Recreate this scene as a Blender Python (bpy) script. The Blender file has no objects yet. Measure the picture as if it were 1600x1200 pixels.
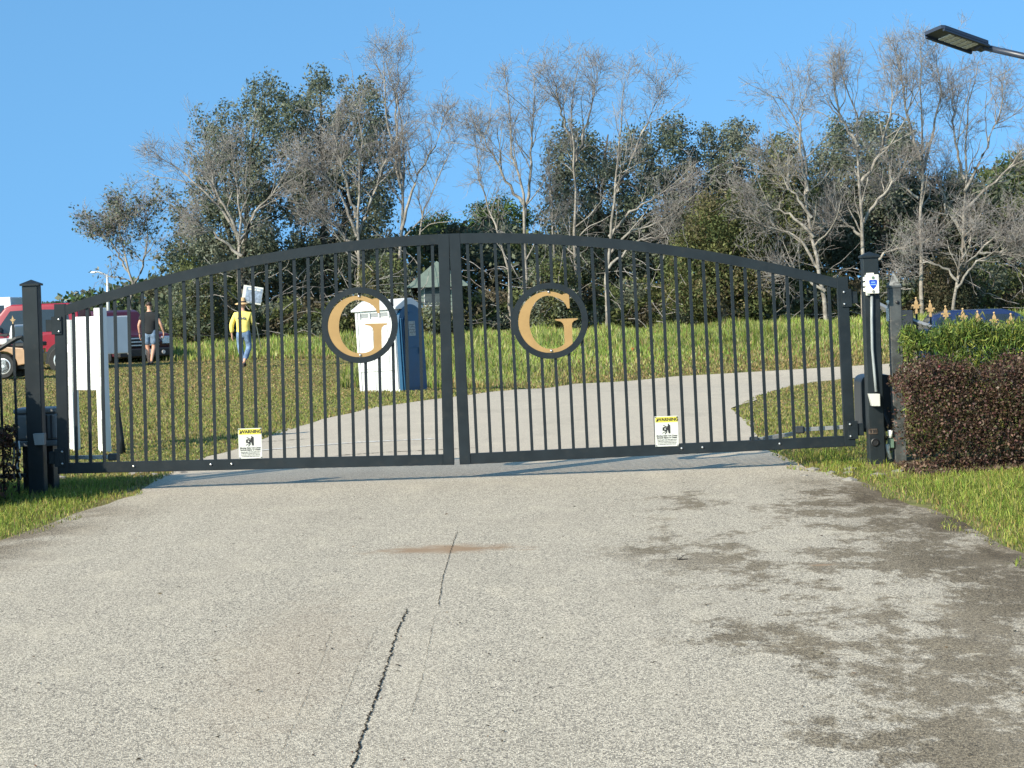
import bpy, bmesh, math, random
import numpy as np
from mathutils import Vector, Matrix
random.seed(7); rng = np.random.default_rng(7)
S = bpy.context.scene; C = S.collection
R = math.radians

# ------------------------------------------------------------------ camera, sky, sun, exposure
FPX, HOR, EYE, ROLL = 3000.0, 465.0, 1.5, R(2.0)
cam = bpy.data.cameras.new('camera'); co = bpy.data.objects.new('camera', cam); C.objects.link(co)
cam.sensor_width = 36; cam.lens = 36*FPX/1600; cam.clip_start = 0.1; cam.clip_end = 6000
cam.shift_x = 0.0029; cam.shift_y = -0.0843
co.location = (0, 0, EYE); co.rotation_euler = (R(90), ROLL, 0)
S.camera = co
SUN_EL, SUN_A = R(30), R(43)          # elevation; angle of the shadows from the gate line
sd = Vector((-math.cos(SUN_A)*math.cos(SUN_EL), -math.sin(SUN_A)*math.cos(SUN_EL), math.sin(SUN_EL)))
w = bpy.data.worlds.new('World'); S.world = w; w.use_nodes = True
nt = w.node_tree; bg = nt.nodes['Background']; sky = nt.nodes.new('ShaderNodeTexSky')
sky.sky_type = 'NISHITA'; sky.sun_disc = False; sky.sun_elevation = SUN_EL
sky.sun_rotation = math.atan2(sd.x, sd.y); sky.altitude = 0; sky.air_density = 1.0; sky.dust_density = 1.6; sky.ozone_density = 0.6
tc = nt.nodes.new('ShaderNodeTexCoord'); vm = nt.nodes.new('ShaderNodeVectorMath'); vm.operation = 'MULTIPLY_ADD'   # lifts the blue of the upper air down to the low band in view
vm.inputs[1].default_value = (1, 1, 0.75); vm.inputs[2].default_value = (0, 0, 0.34)
vn = nt.nodes.new('ShaderNodeVectorMath'); vn.operation = 'NORMALIZE'
nt.links.new(tc.outputs['Generated'], vm.inputs[0]); nt.links.new(vm.outputs[0], vn.inputs[0]); nt.links.new(vn.outputs[0], sky.inputs[0])
sg = nt.nodes.new('ShaderNodeMix'); sg.data_type = 'RGBA'; sg.blend_type = 'MULTIPLY'; sg.inputs[0].default_value = 1; sg.inputs[7].default_value = (0.63, 1.06, 1.25, 1)   # clear, slightly cyan autumn blue
nt.links.new(sky.outputs[0], sg.inputs[6]); nt.links.new(sg.outputs[2], bg.inputs[0]); bg.inputs[1].default_value = 0.138
sl = bpy.data.lights.new('sun', 'SUN'); sl.energy = 5.0; sl.angle = R(0.53); sl.color = (1.0, 0.89, 0.73)
so = bpy.data.objects.new('sun', sl); C.objects.link(so); so.rotation_euler = sd.to_track_quat('Z', 'Y').to_euler(); so.location = (-20, -20, 30)
S.view_settings.view_transform = 'Standard'; S.view_settings.look = 'None'
S.view_settings.exposure = 0.64; S.view_settings.gamma = 1.0; S.view_settings.use_curve_mapping = False
S.cycles.max_bounces = 5; S.cycles.diffuse_bounces = 3; S.cycles.transparent_max_bounces = 4

# ------------------------------------------------------------------ measuring helpers
cr, sr = math.cos(ROLL), math.sin(ROLL)
def level(px, py):
    dx, dy = px-800.0, py-600.0
    return dx*cr-dy*sr, 600+dx*sr+dy*cr          # x offset from centre, level row
def at(px, py, d):                               # a point of the place d metres ahead
    x, y = level(px, py)
    return Vector((x*d/FPX, d, EYE-(y-HOR)*d/FPX))
def H(x, y):                                     # the lie of the land
    x = np.asarray(x, float); y = np.asarray(y, float)
    sx = np.where(x < 4, 8.0, 30.0)
    z = -0.62*np.exp(-((x-4)/sx)**2-((y-45)/10.5)**2)
    z = z-0.05*np.exp(-((x+5.2)/1.4)**2-((y-15)/4)**2)
    z = z+0.05*np.exp(-((x-4.2)/1.3)**2-((y-15)/4)**2)
    return z
def ground(px, py):
    x, y = level(px, py); d = EYE*FPX/max(y-HOR, 1)
    for _ in range(60):
        d = 0.5*d+0.5*(EYE-float(H(x*d/FPX, d)))*FPX/(y-HOR)
    return Vector((x*d/FPX, d, float(H(x*d/FPX, d))))

# ------------------------------------------------------------------ materials
class N:
    def __init__(s, name):
        s.m = bpy.data.materials.new(name); s.m.use_nodes = True; s.t = s.m.node_tree
        s.b = s.t.nodes['Principled BSDF']
        s.co = None
    def n(s, kind, **kw):
        n = s.t.nodes.new(kind)
        for k, v in kw.items():
            if k.startswith('i_'):
                key = k[2:]; key = int(key) if key.isdigit() else key
                if hasattr(v, 'is_output'): s.t.links.new(v, n.inputs[key])
                else: n.inputs[key].default_value = v
            else: setattr(n, k, v)
        return n
    def obj(s):
        if s.co is None: s.co = s.n('ShaderNodeTexCoord').outputs['Object']
        return s.co
    def noise(s, scale, detail=4, vec=None, rough=0.55):
        n = s.n('ShaderNodeTexNoise'); s.t.links.new(vec if vec is not None else s.obj(), n.inputs['Vector'])
        n.inputs['Scale'].default_value = scale; n.inputs['Detail'].default_value = detail; n.inputs['Roughness'].default_value = rough
        return n.outputs['Fac']
    def math(s, op, a, b=0.0, c=0.0, clamp=False):
        n = s.n('ShaderNodeMath', operation=op, use_clamp=clamp)
        for i, v in enumerate((a, b, c)):
            if hasattr(v, 'is_output'): s.t.links.new(v, n.inputs[i])
            else: n.inputs[i].default_value = v
        return n.outputs[0]
    def ss(s, v, lo, hi):                       # smooth step
        n = s.n('ShaderNodeMapRange', interpolation_type='SMOOTHSTEP')
        s.t.links.new(v, n.inputs[0]); n.inputs[1].default_value = lo; n.inputs[2].default_value = hi
        n.inputs[3].default_value = 0; n.inputs[4].default_value = 1
        return n.outputs[0]
    def mix(s, f, a, b, mode='MIX'):
        n = s.n('ShaderNodeMix', data_type='RGBA', blend_type=mode)
        for i, v in ((0, f), (6, a), (7, b)):
            if hasattr(v, 'is_output'): s.t.links.new(v, n.inputs[i])
            else: n.inputs[i].default_value = v if i == 0 else (*v, 1)
        return n.outputs[2]
    def col(s, v):
        if hasattr(v, 'is_output'): s.t.links.new(v, s.b.inputs['Base Color'])
        else: s.b.inputs['Base Color'].default_value = (*v, 1)
    def bump(s, h, strength, dist=0.01):
        n = s.n('ShaderNodeBump'); n.inputs['Strength'].default_value = strength; n.inputs['Distance'].default_value = dist
        s.t.links.new(h, n.inputs['Height']); s.t.links.new(n.outputs[0], s.b.inputs['Normal'])
    def set(s, rough=0.6, metal=0.0, spec=0.5, coat=0.0):
        s.b.inputs['Roughness'].default_value = rough; s.b.inputs['Metallic'].default_value = metal
        s.b.inputs['Specular IOR Level'].default_value = spec; s.b.inputs['Coat Weight'].default_value = coat
        return s
def mat(name, c, rough=0.6, metal=0.0, spec=0.5, var=0.12, scale=6.0, coat=0.0, bump=0.0, dirt=None):
    k = N(name)
    f = k.noise(scale, 5)
    a = tuple(max(0, x*(1-var)) for x in c); b = tuple(min(1, x*(1+var)) for x in c)
    out = k.mix(k.ss(f, 0.3, 0.7), a, b)
    if dirt:
        g = k.noise(scale*3.1, 6)
        out = k.mix(k.math('MULTIPLY', k.ss(g, 0.52, 0.75), 0.55), out, dirt)
    k.col(out); k.set(rough, metal, spec, coat)
    k.t.links.new(k.math('ADD', k.math('MULTIPLY', f, 0.15), rough-0.07), k.b.inputs['Roughness'])
    if bump: k.bump(k.noise(scale*12, 3), bump, 0.004)
    return k.m
def leafmat(name, transl=0.3, rough=0.55, spec=0.3):
    k = N(name); a = k.n('ShaderNodeAttribute', attribute_name='tint')
    k.col(a.outputs['Color']); k.set(rough, 0, spec)
    t = k.n('ShaderNodeBsdfTranslucent'); k.t.links.new(a.outputs['Color'], t.inputs[0])
    mx = k.n('ShaderNodeMixShader'); mx.inputs[0].default_value = transl
    out = k.t.nodes['Material Output']
    k.t.links.new(k.b.outputs[0], mx.inputs[1]); k.t.links.new(t.outputs[0], mx.inputs[2]); k.t.links.new(mx.outputs[0], out.inputs[0])
    return k.m
M = {}
M['gate'] = mat('gate_paint', (0.0095, 0.0145, 0.018), 0.5, spec=0.3, var=0.18, scale=5, dirt=(0.022, 0.024, 0.024))
M['post'] = mat('post_paint', (0.012, 0.017, 0.020), 0.5, spec=0.3, var=0.2, scale=4, dirt=(0.028, 0.028, 0.027))
M['oldpost'] = mat('weathered_post_paint', (0.05, 0.055, 0.055), 0.6, var=0.35, scale=9, dirt=(0.16, 0.15, 0.13))
M['lichen'] = mat('weathered_cap', (0.16, 0.16, 0.15), 0.8, var=0.6, scale=40)
M['bolt'] = mat('zinc_bolt', (0.5, 0.5, 0.5), 0.35, metal=0.9)
M['gold'] = mat('gold_paint', (0.33, 0.205, 0.080), 0.5, spec=0.35, var=0.06, scale=9)
M['finial'] = mat('finial_gold', (0.44, 0.29, 0.13), 0.4, spec=0.6, var=0.12, scale=30)
M['white'] = mat('white_paint', (0.68, 0.68, 0.66), 0.5, var=0.03, scale=4)
M['panelshade'] = mat('shaded_white_paint', (0.40, 0.40, 0.39), 0.6, var=0.05)  # white paint greyed: shade on the post panels put into the colour
M['plastic_white'] = mat('white_plastic', (0.57, 0.57, 0.56), 0.45, var=0.03, scale=5)
M['offwhite'] = mat('aged_white_plastic', (0.74, 0.71, 0.60), 0.5, var=0.06, scale=30)
M['toilet_blue'] = mat('blue_plastic', (0.003, 0.052, 0.118), 0.35, var=0.12, scale=3)
M['sign_white'] = mat('sign_white', (0.55, 0.55, 0.50), 0.4, var=0.03)
M['sign_yellow'] = mat('sign_yellow', (0.62, 0.54, 0.06), 0.4, var=0.05)
M['ink'] = mat('ink', (0.012, 0.012, 0.012), 0.6, var=0.2)
M['greyink'] = mat('grey_ink', (0.16, 0.16, 0.15), 0.6, var=0.2)
M['blueink'] = mat('blue_ink', (0.012, 0.06, 0.42), 0.4, var=0.1, scale=60)
M['paleblue'] = mat('pale_blue_ink', (0.25, 0.42, 0.75), 0.5)
M['grey_box'] = mat('grey_plastic', (0.20, 0.215, 0.22), 0.55, var=0.12)
M['dark_box'] = mat('dark_plastic', (0.035, 0.04, 0.045), 0.4, var=0.2)
M['conduit'] = mat('conduit_grey', (0.26, 0.28, 0.28), 0.45, var=0.1)
M['pvc'] = mat('pvc_white', (0.7, 0.7, 0.66), 0.5, var=0.1, scale=20)
M['alu'] = mat('aluminium_arm_lit_rail', (0.42, 0.43, 0.42), 0.45, metal=0.5)
M['greenbox'] = mat('green_box_paint', (0.10, 0.16, 0.12), 0.5)
M['rubber'] = mat('rubber', (0.018, 0.018, 0.018), 0.8, var=0.3, scale=12)
M['chrome'] = mat('chrome', (0.72, 0.72, 0.72), 0.22, metal=0.9)
M['rim'] = mat('rim_silver', (0.55, 0.55, 0.56), 0.3, metal=0.55)
M['glass'] = mat('tinted_glass', (0.012, 0.016, 0.02), 0.08, spec=0.8, var=0.1)
M['skyglass'] = mat('clear_glass_dark', (0.02, 0.035, 0.05), 0.04, spec=1.0, var=0.1)
M['dullglass'] = mat('dull_glass', (0.05, 0.065, 0.07), 0.6, spec=0.2, var=0.2)
M['red'] = mat('red_car_paint', (0.24, 0.008, 0.020), 0.35, coat=0.4, var=0.06, scale=2)
M['maroon'] = mat('maroon_car_paint', (0.05, 0.006, 0.013), 0.4, coat=0.3, var=0.1, scale=2)
M['blue'] = mat('blue_car_paint', (0.008, 0.016, 0.062), 0.25, coat=0.8, var=0.08, scale=2)
M['vanwhite'] = mat('white_car_paint', (0.74, 0.74, 0.74), 0.3, coat=0.5, var=0.03, scale=2)
M['black'] = mat('black_trim', (0.012, 0.012, 0.013), 0.5, var=0.3)
M['tan'] = mat('tan_cart_paint', (0.36, 0.22, 0.125), 0.32, coat=0.5, var=0.08)
M['taillight'] = mat('red_lens', (0.5, 0.02, 0.03), 0.2)
M['amber'] = mat('amber_lens', (0.75, 0.35, 0.08), 0.25)
M['lamp'] = mat('lamp_housing', (0.022, 0.03, 0.05), 0.4, var=0.1)
M['led'] = mat('led_lens', (0.5, 0.5, 0.48), 0.25, var=0.35, scale=60)
M['skin'] = mat('skin', (0.52, 0.28, 0.19), 0.55, var=0.08)
M['hair'] = mat('hair', (0.03, 0.016, 0.011), 0.6, var=0.3, scale=60)
M['blackshirt'] = mat('black_cotton', (0.010, 0.012, 0.014), 0.85, var=0.25, scale=9)
M['denim'] = mat('denim', (0.15, 0.22, 0.32), 0.85, var=0.35, scale=14)
M['jeans'] = mat('jeans', (0.12, 0.185, 0.30), 0.85, var=0.4, scale=11)
M['yellow'] = mat('yellow_cotton', (0.82, 0.66, 0.16), 0.8, var=0.08, scale=10)
M['straw'] = mat('straw', (0.60, 0.38, 0.19), 0.8, var=0.2, scale=40)
M['stick'] = mat('stake_wood', (0.58, 0.46, 0.29), 0.7, var=0.15, scale=20)
M['shoe'] = mat('shoe', (0.02, 0.02, 0.025), 0.7)
M['siding'] = mat('green_siding', (0.13, 0.17, 0.15), 0.7, var=0.1)
M['roof_pink'] = mat('pink_roof', (0.42, 0.27, 0.20), 0.8, var=0.2, scale=3)
M['stone_pale'] = mat('pale_stucco', (0.62, 0.55, 0.50), 0.8, var=0.1)
M['galv'] = mat('galvanised', (0.5, 0.5, 0.5), 0.5, metal=0.3)
M['concrete'] = mat('concrete', (0.24, 0.22, 0.19), 0.9, var=0.3, scale=14, bump=0.4)
M['paintline'] = mat('worn_white_line', (0.62, 0.60, 0.55), 0.8, var=0.15, scale=20)
M['crack'] = mat('crack_tar', (0.028, 0.024, 0.02), 0.95, spec=0.02, var=0.4, scale=30)
M['orange'] = mat('orange_flag', (0.75, 0.16, 0.06), 0.6)
M['pinkflower'] = mat('pink_flower', (0.65, 0.10, 0.14), 0.6)
M['leaf'] = leafmat('tree_leaf', 0.38, 0.7, 0.12)
M['grass'] = leafmat('grass_blade', 0.42, 0.6, 0.12)
M['hedge'] = leafmat('hedge_leaf', 0.28, 0.5, 0.25)
def barkmat(name, a, b, scale=2.2):
    k = N(name); f = k.noise(scale, 6, rough=0.7)
    k.col(k.mix(k.ss(f, 0.38, 0.62), a, b)); k.set(0.85, 0, 0.2); k.bump(k.noise(14, 4), 0.5, 0.02); return k.m
M['bark'] = barkmat('pale_bark', (0.155, 0.138, 0.118), (0.31, 0.282, 0.245))
M['twig'] = barkmat('twig_bark', (0.18, 0.163, 0.152), (0.32, 0.295, 0.275))
M['darkbark'] = barkmat('dark_bark', (0.07, 0.06, 0.05), (0.17, 0.15, 0.13))
M['stem'] = barkmat('shrub_stem', (0.05, 0.038, 0.03), (0.12, 0.09, 0.07), 9)

def road_material():
    k = N('worn_chip_seal'); o = k.obj()
    sep = k.n('ShaderNodeSeparateXYZ'); k.t.links.new(o, sep.inputs[0]); X, Y = sep.outputs[0], sep.outputs[1]
    v = k.n('ShaderNodeTexVoronoi'); v.inputs['Scale'].default_value = 190
    mv = k.n('ShaderNodeMapping'); mv.inputs['Scale'].default_value = (1, 0.5, 1); k.t.links.new(o, mv.inputs[0]); k.t.links.new(mv.outputs[0], v.inputs['Vector'])
    g = k.n('ShaderNodeSeparateColor'); k.t.links.new(v.outputs['Color'], g.inputs[0])
    chips = k.n('ShaderNodeValToRGB'); r = chips.color_ramp
    r.elements[0].position = 0.0; r.elements[0].color = (0.15, 0.132, 0.105, 1)
    r.elements[1].position = 1.0; r.elements[1].color = (0.70, 0.615, 0.475, 1)
    for p, c in ((0.18, (0.25, 0.22, 0.172)), (0.45, (0.425, 0.372, 0.287)), (0.75, (0.55, 0.483, 0.373))):
        e = r.elements.new(p); e.color = (*c, 1)
    k.t.links.new(g.outputs[0], chips.inputs[0])
    c = chips.outputs[0]
    # tar showing between the chips
    c = k.mix(k.math('MULTIPLY', k.ss(v.outputs['Distance'], 0.45, 0.75), 0.5), c, (0.10, 0.095, 0.09))
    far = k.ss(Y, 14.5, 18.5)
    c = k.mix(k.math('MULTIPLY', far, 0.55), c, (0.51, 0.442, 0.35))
    # broad mottling of the surface
    mp = k.n('ShaderNodeMapping'); mp.inputs['Scale'].default_value = (1.0, 0.55, 1.0); k.t.links.new(o, mp.inputs[0])
    m1 = k.noise(1.1, 7, mp.outputs[0], 0.62)
    c = k.mix(k.math('MULTIPLY', k.ss(m1, 0.47, 0.75), 0.30), c, (0.26, 0.225, 0.175))
    m2 = k.noise(2.9, 6, mp.outputs[0], 0.6)
    c = k.mix(k.math('MULTIPLY', k.ss(m2, 0.50, 0.74), 0.16), c, (0.72, 0.62, 0.45))
    # dark algae stains on the right-hand side of the drive
    s1 = k.noise(0.95, 8, mp.outputs[0], 0.66)
    s3 = k.noise(16, 5, mp.outputs[0], 0.7)
    s2 = k.noise(3.6, 7, mp.outputs[0], 0.7)
    side = k.ss(k.math('ADD', X, k.math('MULTIPLY', k.noise(0.7, 2), 1.6)), 0.9, 2.9)
    near = k.math('SUBTRACT', 1.0, k.ss(Y, 14.0, 15.5))
    st = k.math('MULTIPLY', k.math('MULTIPLY', k.math('MULTIPLY', k.ss(k.math('ADD', k.math('ADD', k.math('MULTIPLY', s1, 0.5), k.math('ADD', k.math('MULTIPLY', s2, 0.32), k.math('MULTIPLY', s3, 0.18))), k.math('MULTIPLY', side, 0.05)), 0.515, 0.575), k.math('ADD', 0.55, k.math('MULTIPLY', k.noise(60, 2), 0.9), 0, True)), k.ss(side, 0.05, 0.5)), near)
    c = k.mix(k.math('MULTIPLY', st, 0.95), c, (0.42, 0.385, 0.33), 'MULTIPLY')
    ed = k.n('ShaderNodeAttribute', attribute_name='edge').outputs['Fac']
    edd = k.math('MULTIPLY', ed, k.math('MULTIPLY', near, k.ss(k.noise(1.7, 6), 0.3, 0.6)))
    c = k.mix(k.math('MULTIPLY', edd, 0.9), c, (0.34, 0.29, 0.23), 'MULTIPLY')
    # two rust-brown sand patches
    for (px, py, sx, sy, amt) in ((695, 859, 0.50, 0.26, 0.95), (1283, 884, 0.085, 0.05, 0.9), (820, 860, 0.10, 0.03, 0.5), (455, 1030, 0.45, 2.2, 0.17)):
        p = ground(px, py)
        dx = k.math('DIVIDE', k.math('SUBTRACT', X, p.x), sx); dy = k.math('DIVIDE', k.math('SUBTRACT', Y, p.y), sy)
        dd = k.math('SQRT', k.math('ADD', k.math('MULTIPLY', dx, dx), k.math('MULTIPLY', dy, dy)))
        dd = k.math('ADD', dd, k.math('MULTIPLY', k.math('SUBTRACT', k.noise(7, 5), 0.5), 1.5))
        f = k.math('SUBTRACT', 1.0, k.ss(dd, 0.2, 1.1))
        c = k.mix(k.math('MULTIPLY', f, amt), c, (0.26, 0.17, 0.10))
    # lengthwise wheel wear
    wv = k.n('ShaderNodeMapping'); wv.inputs['Scale'].default_value = (1.6, 0.06, 1); wv.inputs['Rotation'].default_value = (0, 0, 0.05); k.t.links.new(o, wv.inputs[0])
    c = k.mix(k.math('MULTIPLY', k.ss(k.noise(1.3, 4, wv.outputs[0]), 0.4, 0.75), 0.16), c, (0.56, 0.48, 0.37))
    k.col(c); k.set(0.92, 0, 0.15)
    k.bump(k.math('ADD', v.outputs['Distance'], k.math('MULTIPLY', k.noise(240, 2), 0.6)), 0.35, 0.006)
    return k.m
def soil_material():
    k = N('field_soil'); a = k.noise(0.35, 6); b = k.noise(6, 6)
    c = k.mix(k.ss(a, 0.35, 0.65), (0.17, 0.17, 0.06), (0.24, 0.18, 0.095))
    c = k.mix(k.ss(b, 0.35, 0.7), c, (0.13, 0.14, 0.045)); k.col(c); k.set(0.95, 0, 0.1); k.bump(b, 0.6, 0.05)
    return k.m

# ------------------------------------------------------------------ object helpers
def link(name, me, m=None, parent=None, loc=None, rot=None, scale=None):
    o = bpy.data.objects.new(name, me); C.objects.link(o)
    if m is not None and me is not None and len(me.materials) == 0: me.materials.append(m)
    if parent is not None: o.parent = parent
    if loc is not None: o.location = loc
    if rot is not None: o.rotation_euler = rot
    if scale is not None: o.scale = scale
    return o
def tag(o, label=None, cat=None, group=None, kind=None):
    if label: o['label'] = label
    if cat: o['category'] = cat
    if group: o['group'] = group
    if kind: o['kind'] = kind
    return o
def thing(name, label, cat, loc=(0, 0, 0), rot=(0, 0, 0), group=None):
    o = bpy.data.objects.new(name, None); C.objects.link(o); o.location = loc; o.rotation_euler = rot
    o.empty_display_size = 0.2
    return tag(o, label, cat, group)
def bm_mesh(name, bm, smooth=False):
    me = bpy.data.meshes.new(name); bm.normal_update(); bm.to_mesh(me); bm.free()
    if smooth:
        for p in me.polygons: p.use_smooth = True
    return me
def bx(bm, size, loc=(0, 0, 0), bevel=0.0, rot=None, seg=1):
    r = bmesh.ops.create_cube(bm, size=1.0); vs = r['verts']
    for v in vs: v.co = Vector((v.co.x*size[0], v.co.y*size[1], v.co.z*size[2]))
    if bevel:
        es = list({e for v in vs for e in v.link_edges})
        q = bmesh.ops.bevel(bm, geom=es, offset=bevel, segments=seg, affect='EDGES', profile=0.5); vs = list({v for f in q['faces'] for v in f.verts} | {v for v in vs if v.is_valid})
    Mx = Matrix.Translation(loc) @ (rot.to_4x4() if rot is not None else Matrix())
    bmesh.ops.transform(bm, matrix=Mx, verts=vs)
def box(name, size, loc, m, parent=None, bevel=0.004, rot=None, seg=1):
    bm = bmesh.new(); bx(bm, size, (0, 0, 0), bevel, None, seg)
    return link(name, bm_mesh(name, bm), m, parent, loc, rot)
def frame(t):
    t = t.normalized(); a = Vector((0, 0, 1)) if abs(t.z) < 0.9 else Vector((1, 0, 0))
    u = t.cross(a).normalized(); return u, t.cross(u).normalized()
def tube(bm, pts, rad, n=8, caps=True):
    pts = [Vector(p) for p in pts]; rings = []
    for i, p in enumerate(pts):
        t = pts[min(i+1, len(pts)-1)]-pts[max(i-1, 0)]; u, v = frame(t)
        r = rad[i] if hasattr(rad, '__len__') else rad
        rings.append([bm.verts.new(p+u*(r*math.cos(2*math.pi*k/n))+v*(r*math.sin(2*math.pi*k/n))) for k in range(n)])
    for a, b in zip(rings, rings[1:]):
        for k in range(n): bm.faces.new((a[k], a[(k+1) % n], b[(k+1) % n], b[k]))
    if caps: bm.faces.new(rings[0][::-1]); bm.faces.new(rings[-1])
def tubeobj(name, pts, rad, m, parent=None, n=8, smooth=True):
    bm = bmesh.new(); tube(bm, pts, rad, n); return link(name, bm_mesh(name, bm, smooth), m, parent)
def prism(bm, poly, y0, y1):                     # polygon in x,z pulled along y
    a = [bm.verts.new((x, y0, z)) for x, z in poly]; b = [bm.verts.new((x, y1, z)) for x, z in poly]
    n = len(poly); bm.faces.new(a); bm.faces.new(b[::-1])
    for i in range(n): bm.faces.new((a[i], b[i], b[(i+1) % n], a[(i+1) % n]))
def prismobj(name, poly, y0, y1, m, parent=None, loc=None, bevel=0.0, rot=None, smooth=False):
    bm = bmesh.new(); prism(bm, poly, y0, y1); bmesh.ops.recalc_face_normals(bm, faces=bm.faces)
    if bevel: bmesh.ops.bevel(bm, geom=bm.edges[:], offset=bevel, segments=2, affect='EDGES', profile=0.6)
    return link(name, bm_mesh(name, bm, smooth), m, parent, loc, rot)
def lathe(bm, prof, n=20, axis='z', c=(0, 0, 0)):
    rings = []
    for r, h in prof:
        ring = []
        for k in range(n):
            a = 2*math.pi*k/n; p = (r*math.cos(a), r*math.sin(a), h)
            if axis == 'y': p = (p[0], p[2], p[1])
            if axis == 'x': p = (p[2], p[0], p[1])
            ring.append(bm.verts.new(Vector(p)+Vector(c)))
        rings.append(ring)
    for a, b in zip(rings, rings[1:]):
        for k in range(n): bm.faces.new((a[k], a[(k+1) % n], b[(k+1) % n], b[k]))
    bm.faces.new(rings[0]); bm.faces.new(rings[-1][::-1])
    bmesh.ops.recalc_face_normals(bm, faces=bm.faces)
def textmesh(body, size, extrude=0.0, bold=0.0):
    cu = bpy.data.curves.new('lettering', 'FONT'); cu.body = body; cu.size = size; cu.extrude = extrude; cu.offset = bold
    cu.align_x = 'CENTER'; cu.align_y = 'CENTER'; cu.resolution_u = 3
    o = bpy.data.objects.new('lettering', cu); C.objects.link(o)
    dg = bpy.context.evaluated_depsgraph_get(); dg.update()
    me = bpy.data.meshes.new_from_object(o.evaluated_get(dg)); bpy.data.objects.remove(o); bpy.data.curves.remove(cu)
    return me
def npmesh(name, verts, quads=None, tris=None, tint=None, smooth=False):
    me = bpy.data.meshes.new(name); nv = len(verts)
    nq = 0 if quads is None else len(quads); ntr = 0 if tris is None else len(tris)
    me.vertices.add(nv); me.vertices.foreach_set('co', np.ascontiguousarray(verts, np.float32).ravel())
    idx = []; starts = []; k = 0
    if nq: idx.append(np.asarray(quads).ravel()); starts.append(np.arange(nq)*4); k = nq*4
    if ntr: idx.append(np.asarray(tris).ravel()); starts.append(k+np.arange(ntr)*3)
    idx = np.concatenate(idx).astype(np.int32); starts = np.concatenate(starts).astype(np.int32)
    me.loops.add(len(idx)); me.loops.foreach_set('vertex_index', idx)
    me.polygons.add(nq+ntr); me.polygons.foreach_set('loop_start', starts)
    if smooth: me.polygons.foreach_set('use_smooth', np.ones(nq+ntr, bool))
    me.update(calc_edges=True)
    if tint is not None:
        at_ = me.attributes.new('tint', 'FLOAT_COLOR', 'POINT')
        cc = np.ones((nv, 4), np.float32); cc[:, :3] = tint; at_.data.foreach_set('color', cc.ravel())
    me.validate(); return me
def blades(name, P, h, wd, col, m, lean=0.35):    # grass blades: a bent three-vertex-row strip each
    n = len(P); a = rng.uniform(0, 2*np.pi, n); wv = np.stack([np.cos(a), np.sin(a), np.zeros(n)], 1)*(wd*0.5)[:, None]
    b = rng.uniform(0, 2*np.pi, n); l = np.abs(rng.normal(0, lean, n))*h
    lv = np.stack([np.cos(b)*l, np.sin(b)*l, np.zeros(n)], 1); up = np.zeros((n, 3)); up[:, 2] = h
    V = np.empty((n, 5, 3)); V[:, 0] = P-wv; V[:, 1] = P+wv; mid = P+up*0.55+lv*0.3
    V[:, 2] = mid+wv*0.75; V[:, 3] = mid-wv*0.75; up[:, 2] = np.sqrt(np.maximum(h*h-0.6*l*l, 0.1*h*h)); V[:, 4] = P+up+lv
    i = np.arange(n)[:, None]*5
    return npmesh(name, V.reshape(-1, 3), i+np.array([[0, 1, 2, 3]]), i+np.array([[3, 2, 4]]), np.repeat(col, 5, 0))
def leaves(name, P, ln, wd, col, updir=0.0, m=None):   # loose leaf-shaped faces
    n = len(P); d = rng.normal(size=(n, 3)); d[:, 2] += updir; d /= np.linalg.norm(d, axis=1)[:, None]
    q = rng.normal(size=(n, 3)); s = np.cross(d, q); s /= np.linalg.norm(s, axis=1)[:, None]
    nrm = np.cross(d, s)
    V = np.empty((n, 4, 3)); V[:, 0] = P-d*(ln*0.5)[:, None]; V[:, 2] = P+d*(ln*0.5)[:, None]
    V[:, 1] = P+s*(wd*0.5)[:, None]+nrm*(wd*0.15)[:, None]; V[:, 3] = P-s*(wd*0.5)[:, None]+nrm*(wd*0.15)[:, None]
    i = np.arange(n)[:, None]*4
    return npmesh(name, V.reshape(-1, 3), i+np.array([[0, 1, 2, 3]]), None, np.repeat(col, 4, 0))
def tints(n, cols, var=0.25):
    cols = np.array(cols); c = cols[rng.integers(0, len(cols), n)]
    return np.clip(c*(1+rng.normal(0, var, (n, 1)))*(1+rng.normal(0, 0.08, (n, 3))), 0.004, 0.9)

# ------------------------------------------------------------------ ground and drive
def ys_nonuni():
    a = list(np.arange(-12, 60, 0.75))+list(np.arange(60, 130, 4))+[150, 200, 300, 500, 900, 1600, 3000]
    return np.array(a)
gy = ys_nonuni(); gxs = np.concatenate([[-3000, -1500, -700, -350, -180, -110], np.arange(-70, 70.1, 1.0), [110, 180, 350, 700, 1500, 3000]])
XX, YY = np.meshgrid(gxs, gy); ZZ = H(XX, YY)-0.008
V = np.stack([XX, YY, ZZ], -1).reshape(-1, 3); ny, nx = XX.shape
ii = (np.arange(ny-1)[:, None]*nx+np.arange(nx-1)[None, :]).ravel()
tag(link('field_ground', npmesh('field_ground', V, np.stack([ii, ii+1, ii+nx+1, ii+nx], 1), smooth=True), soil_material()), kind='structure')

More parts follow.
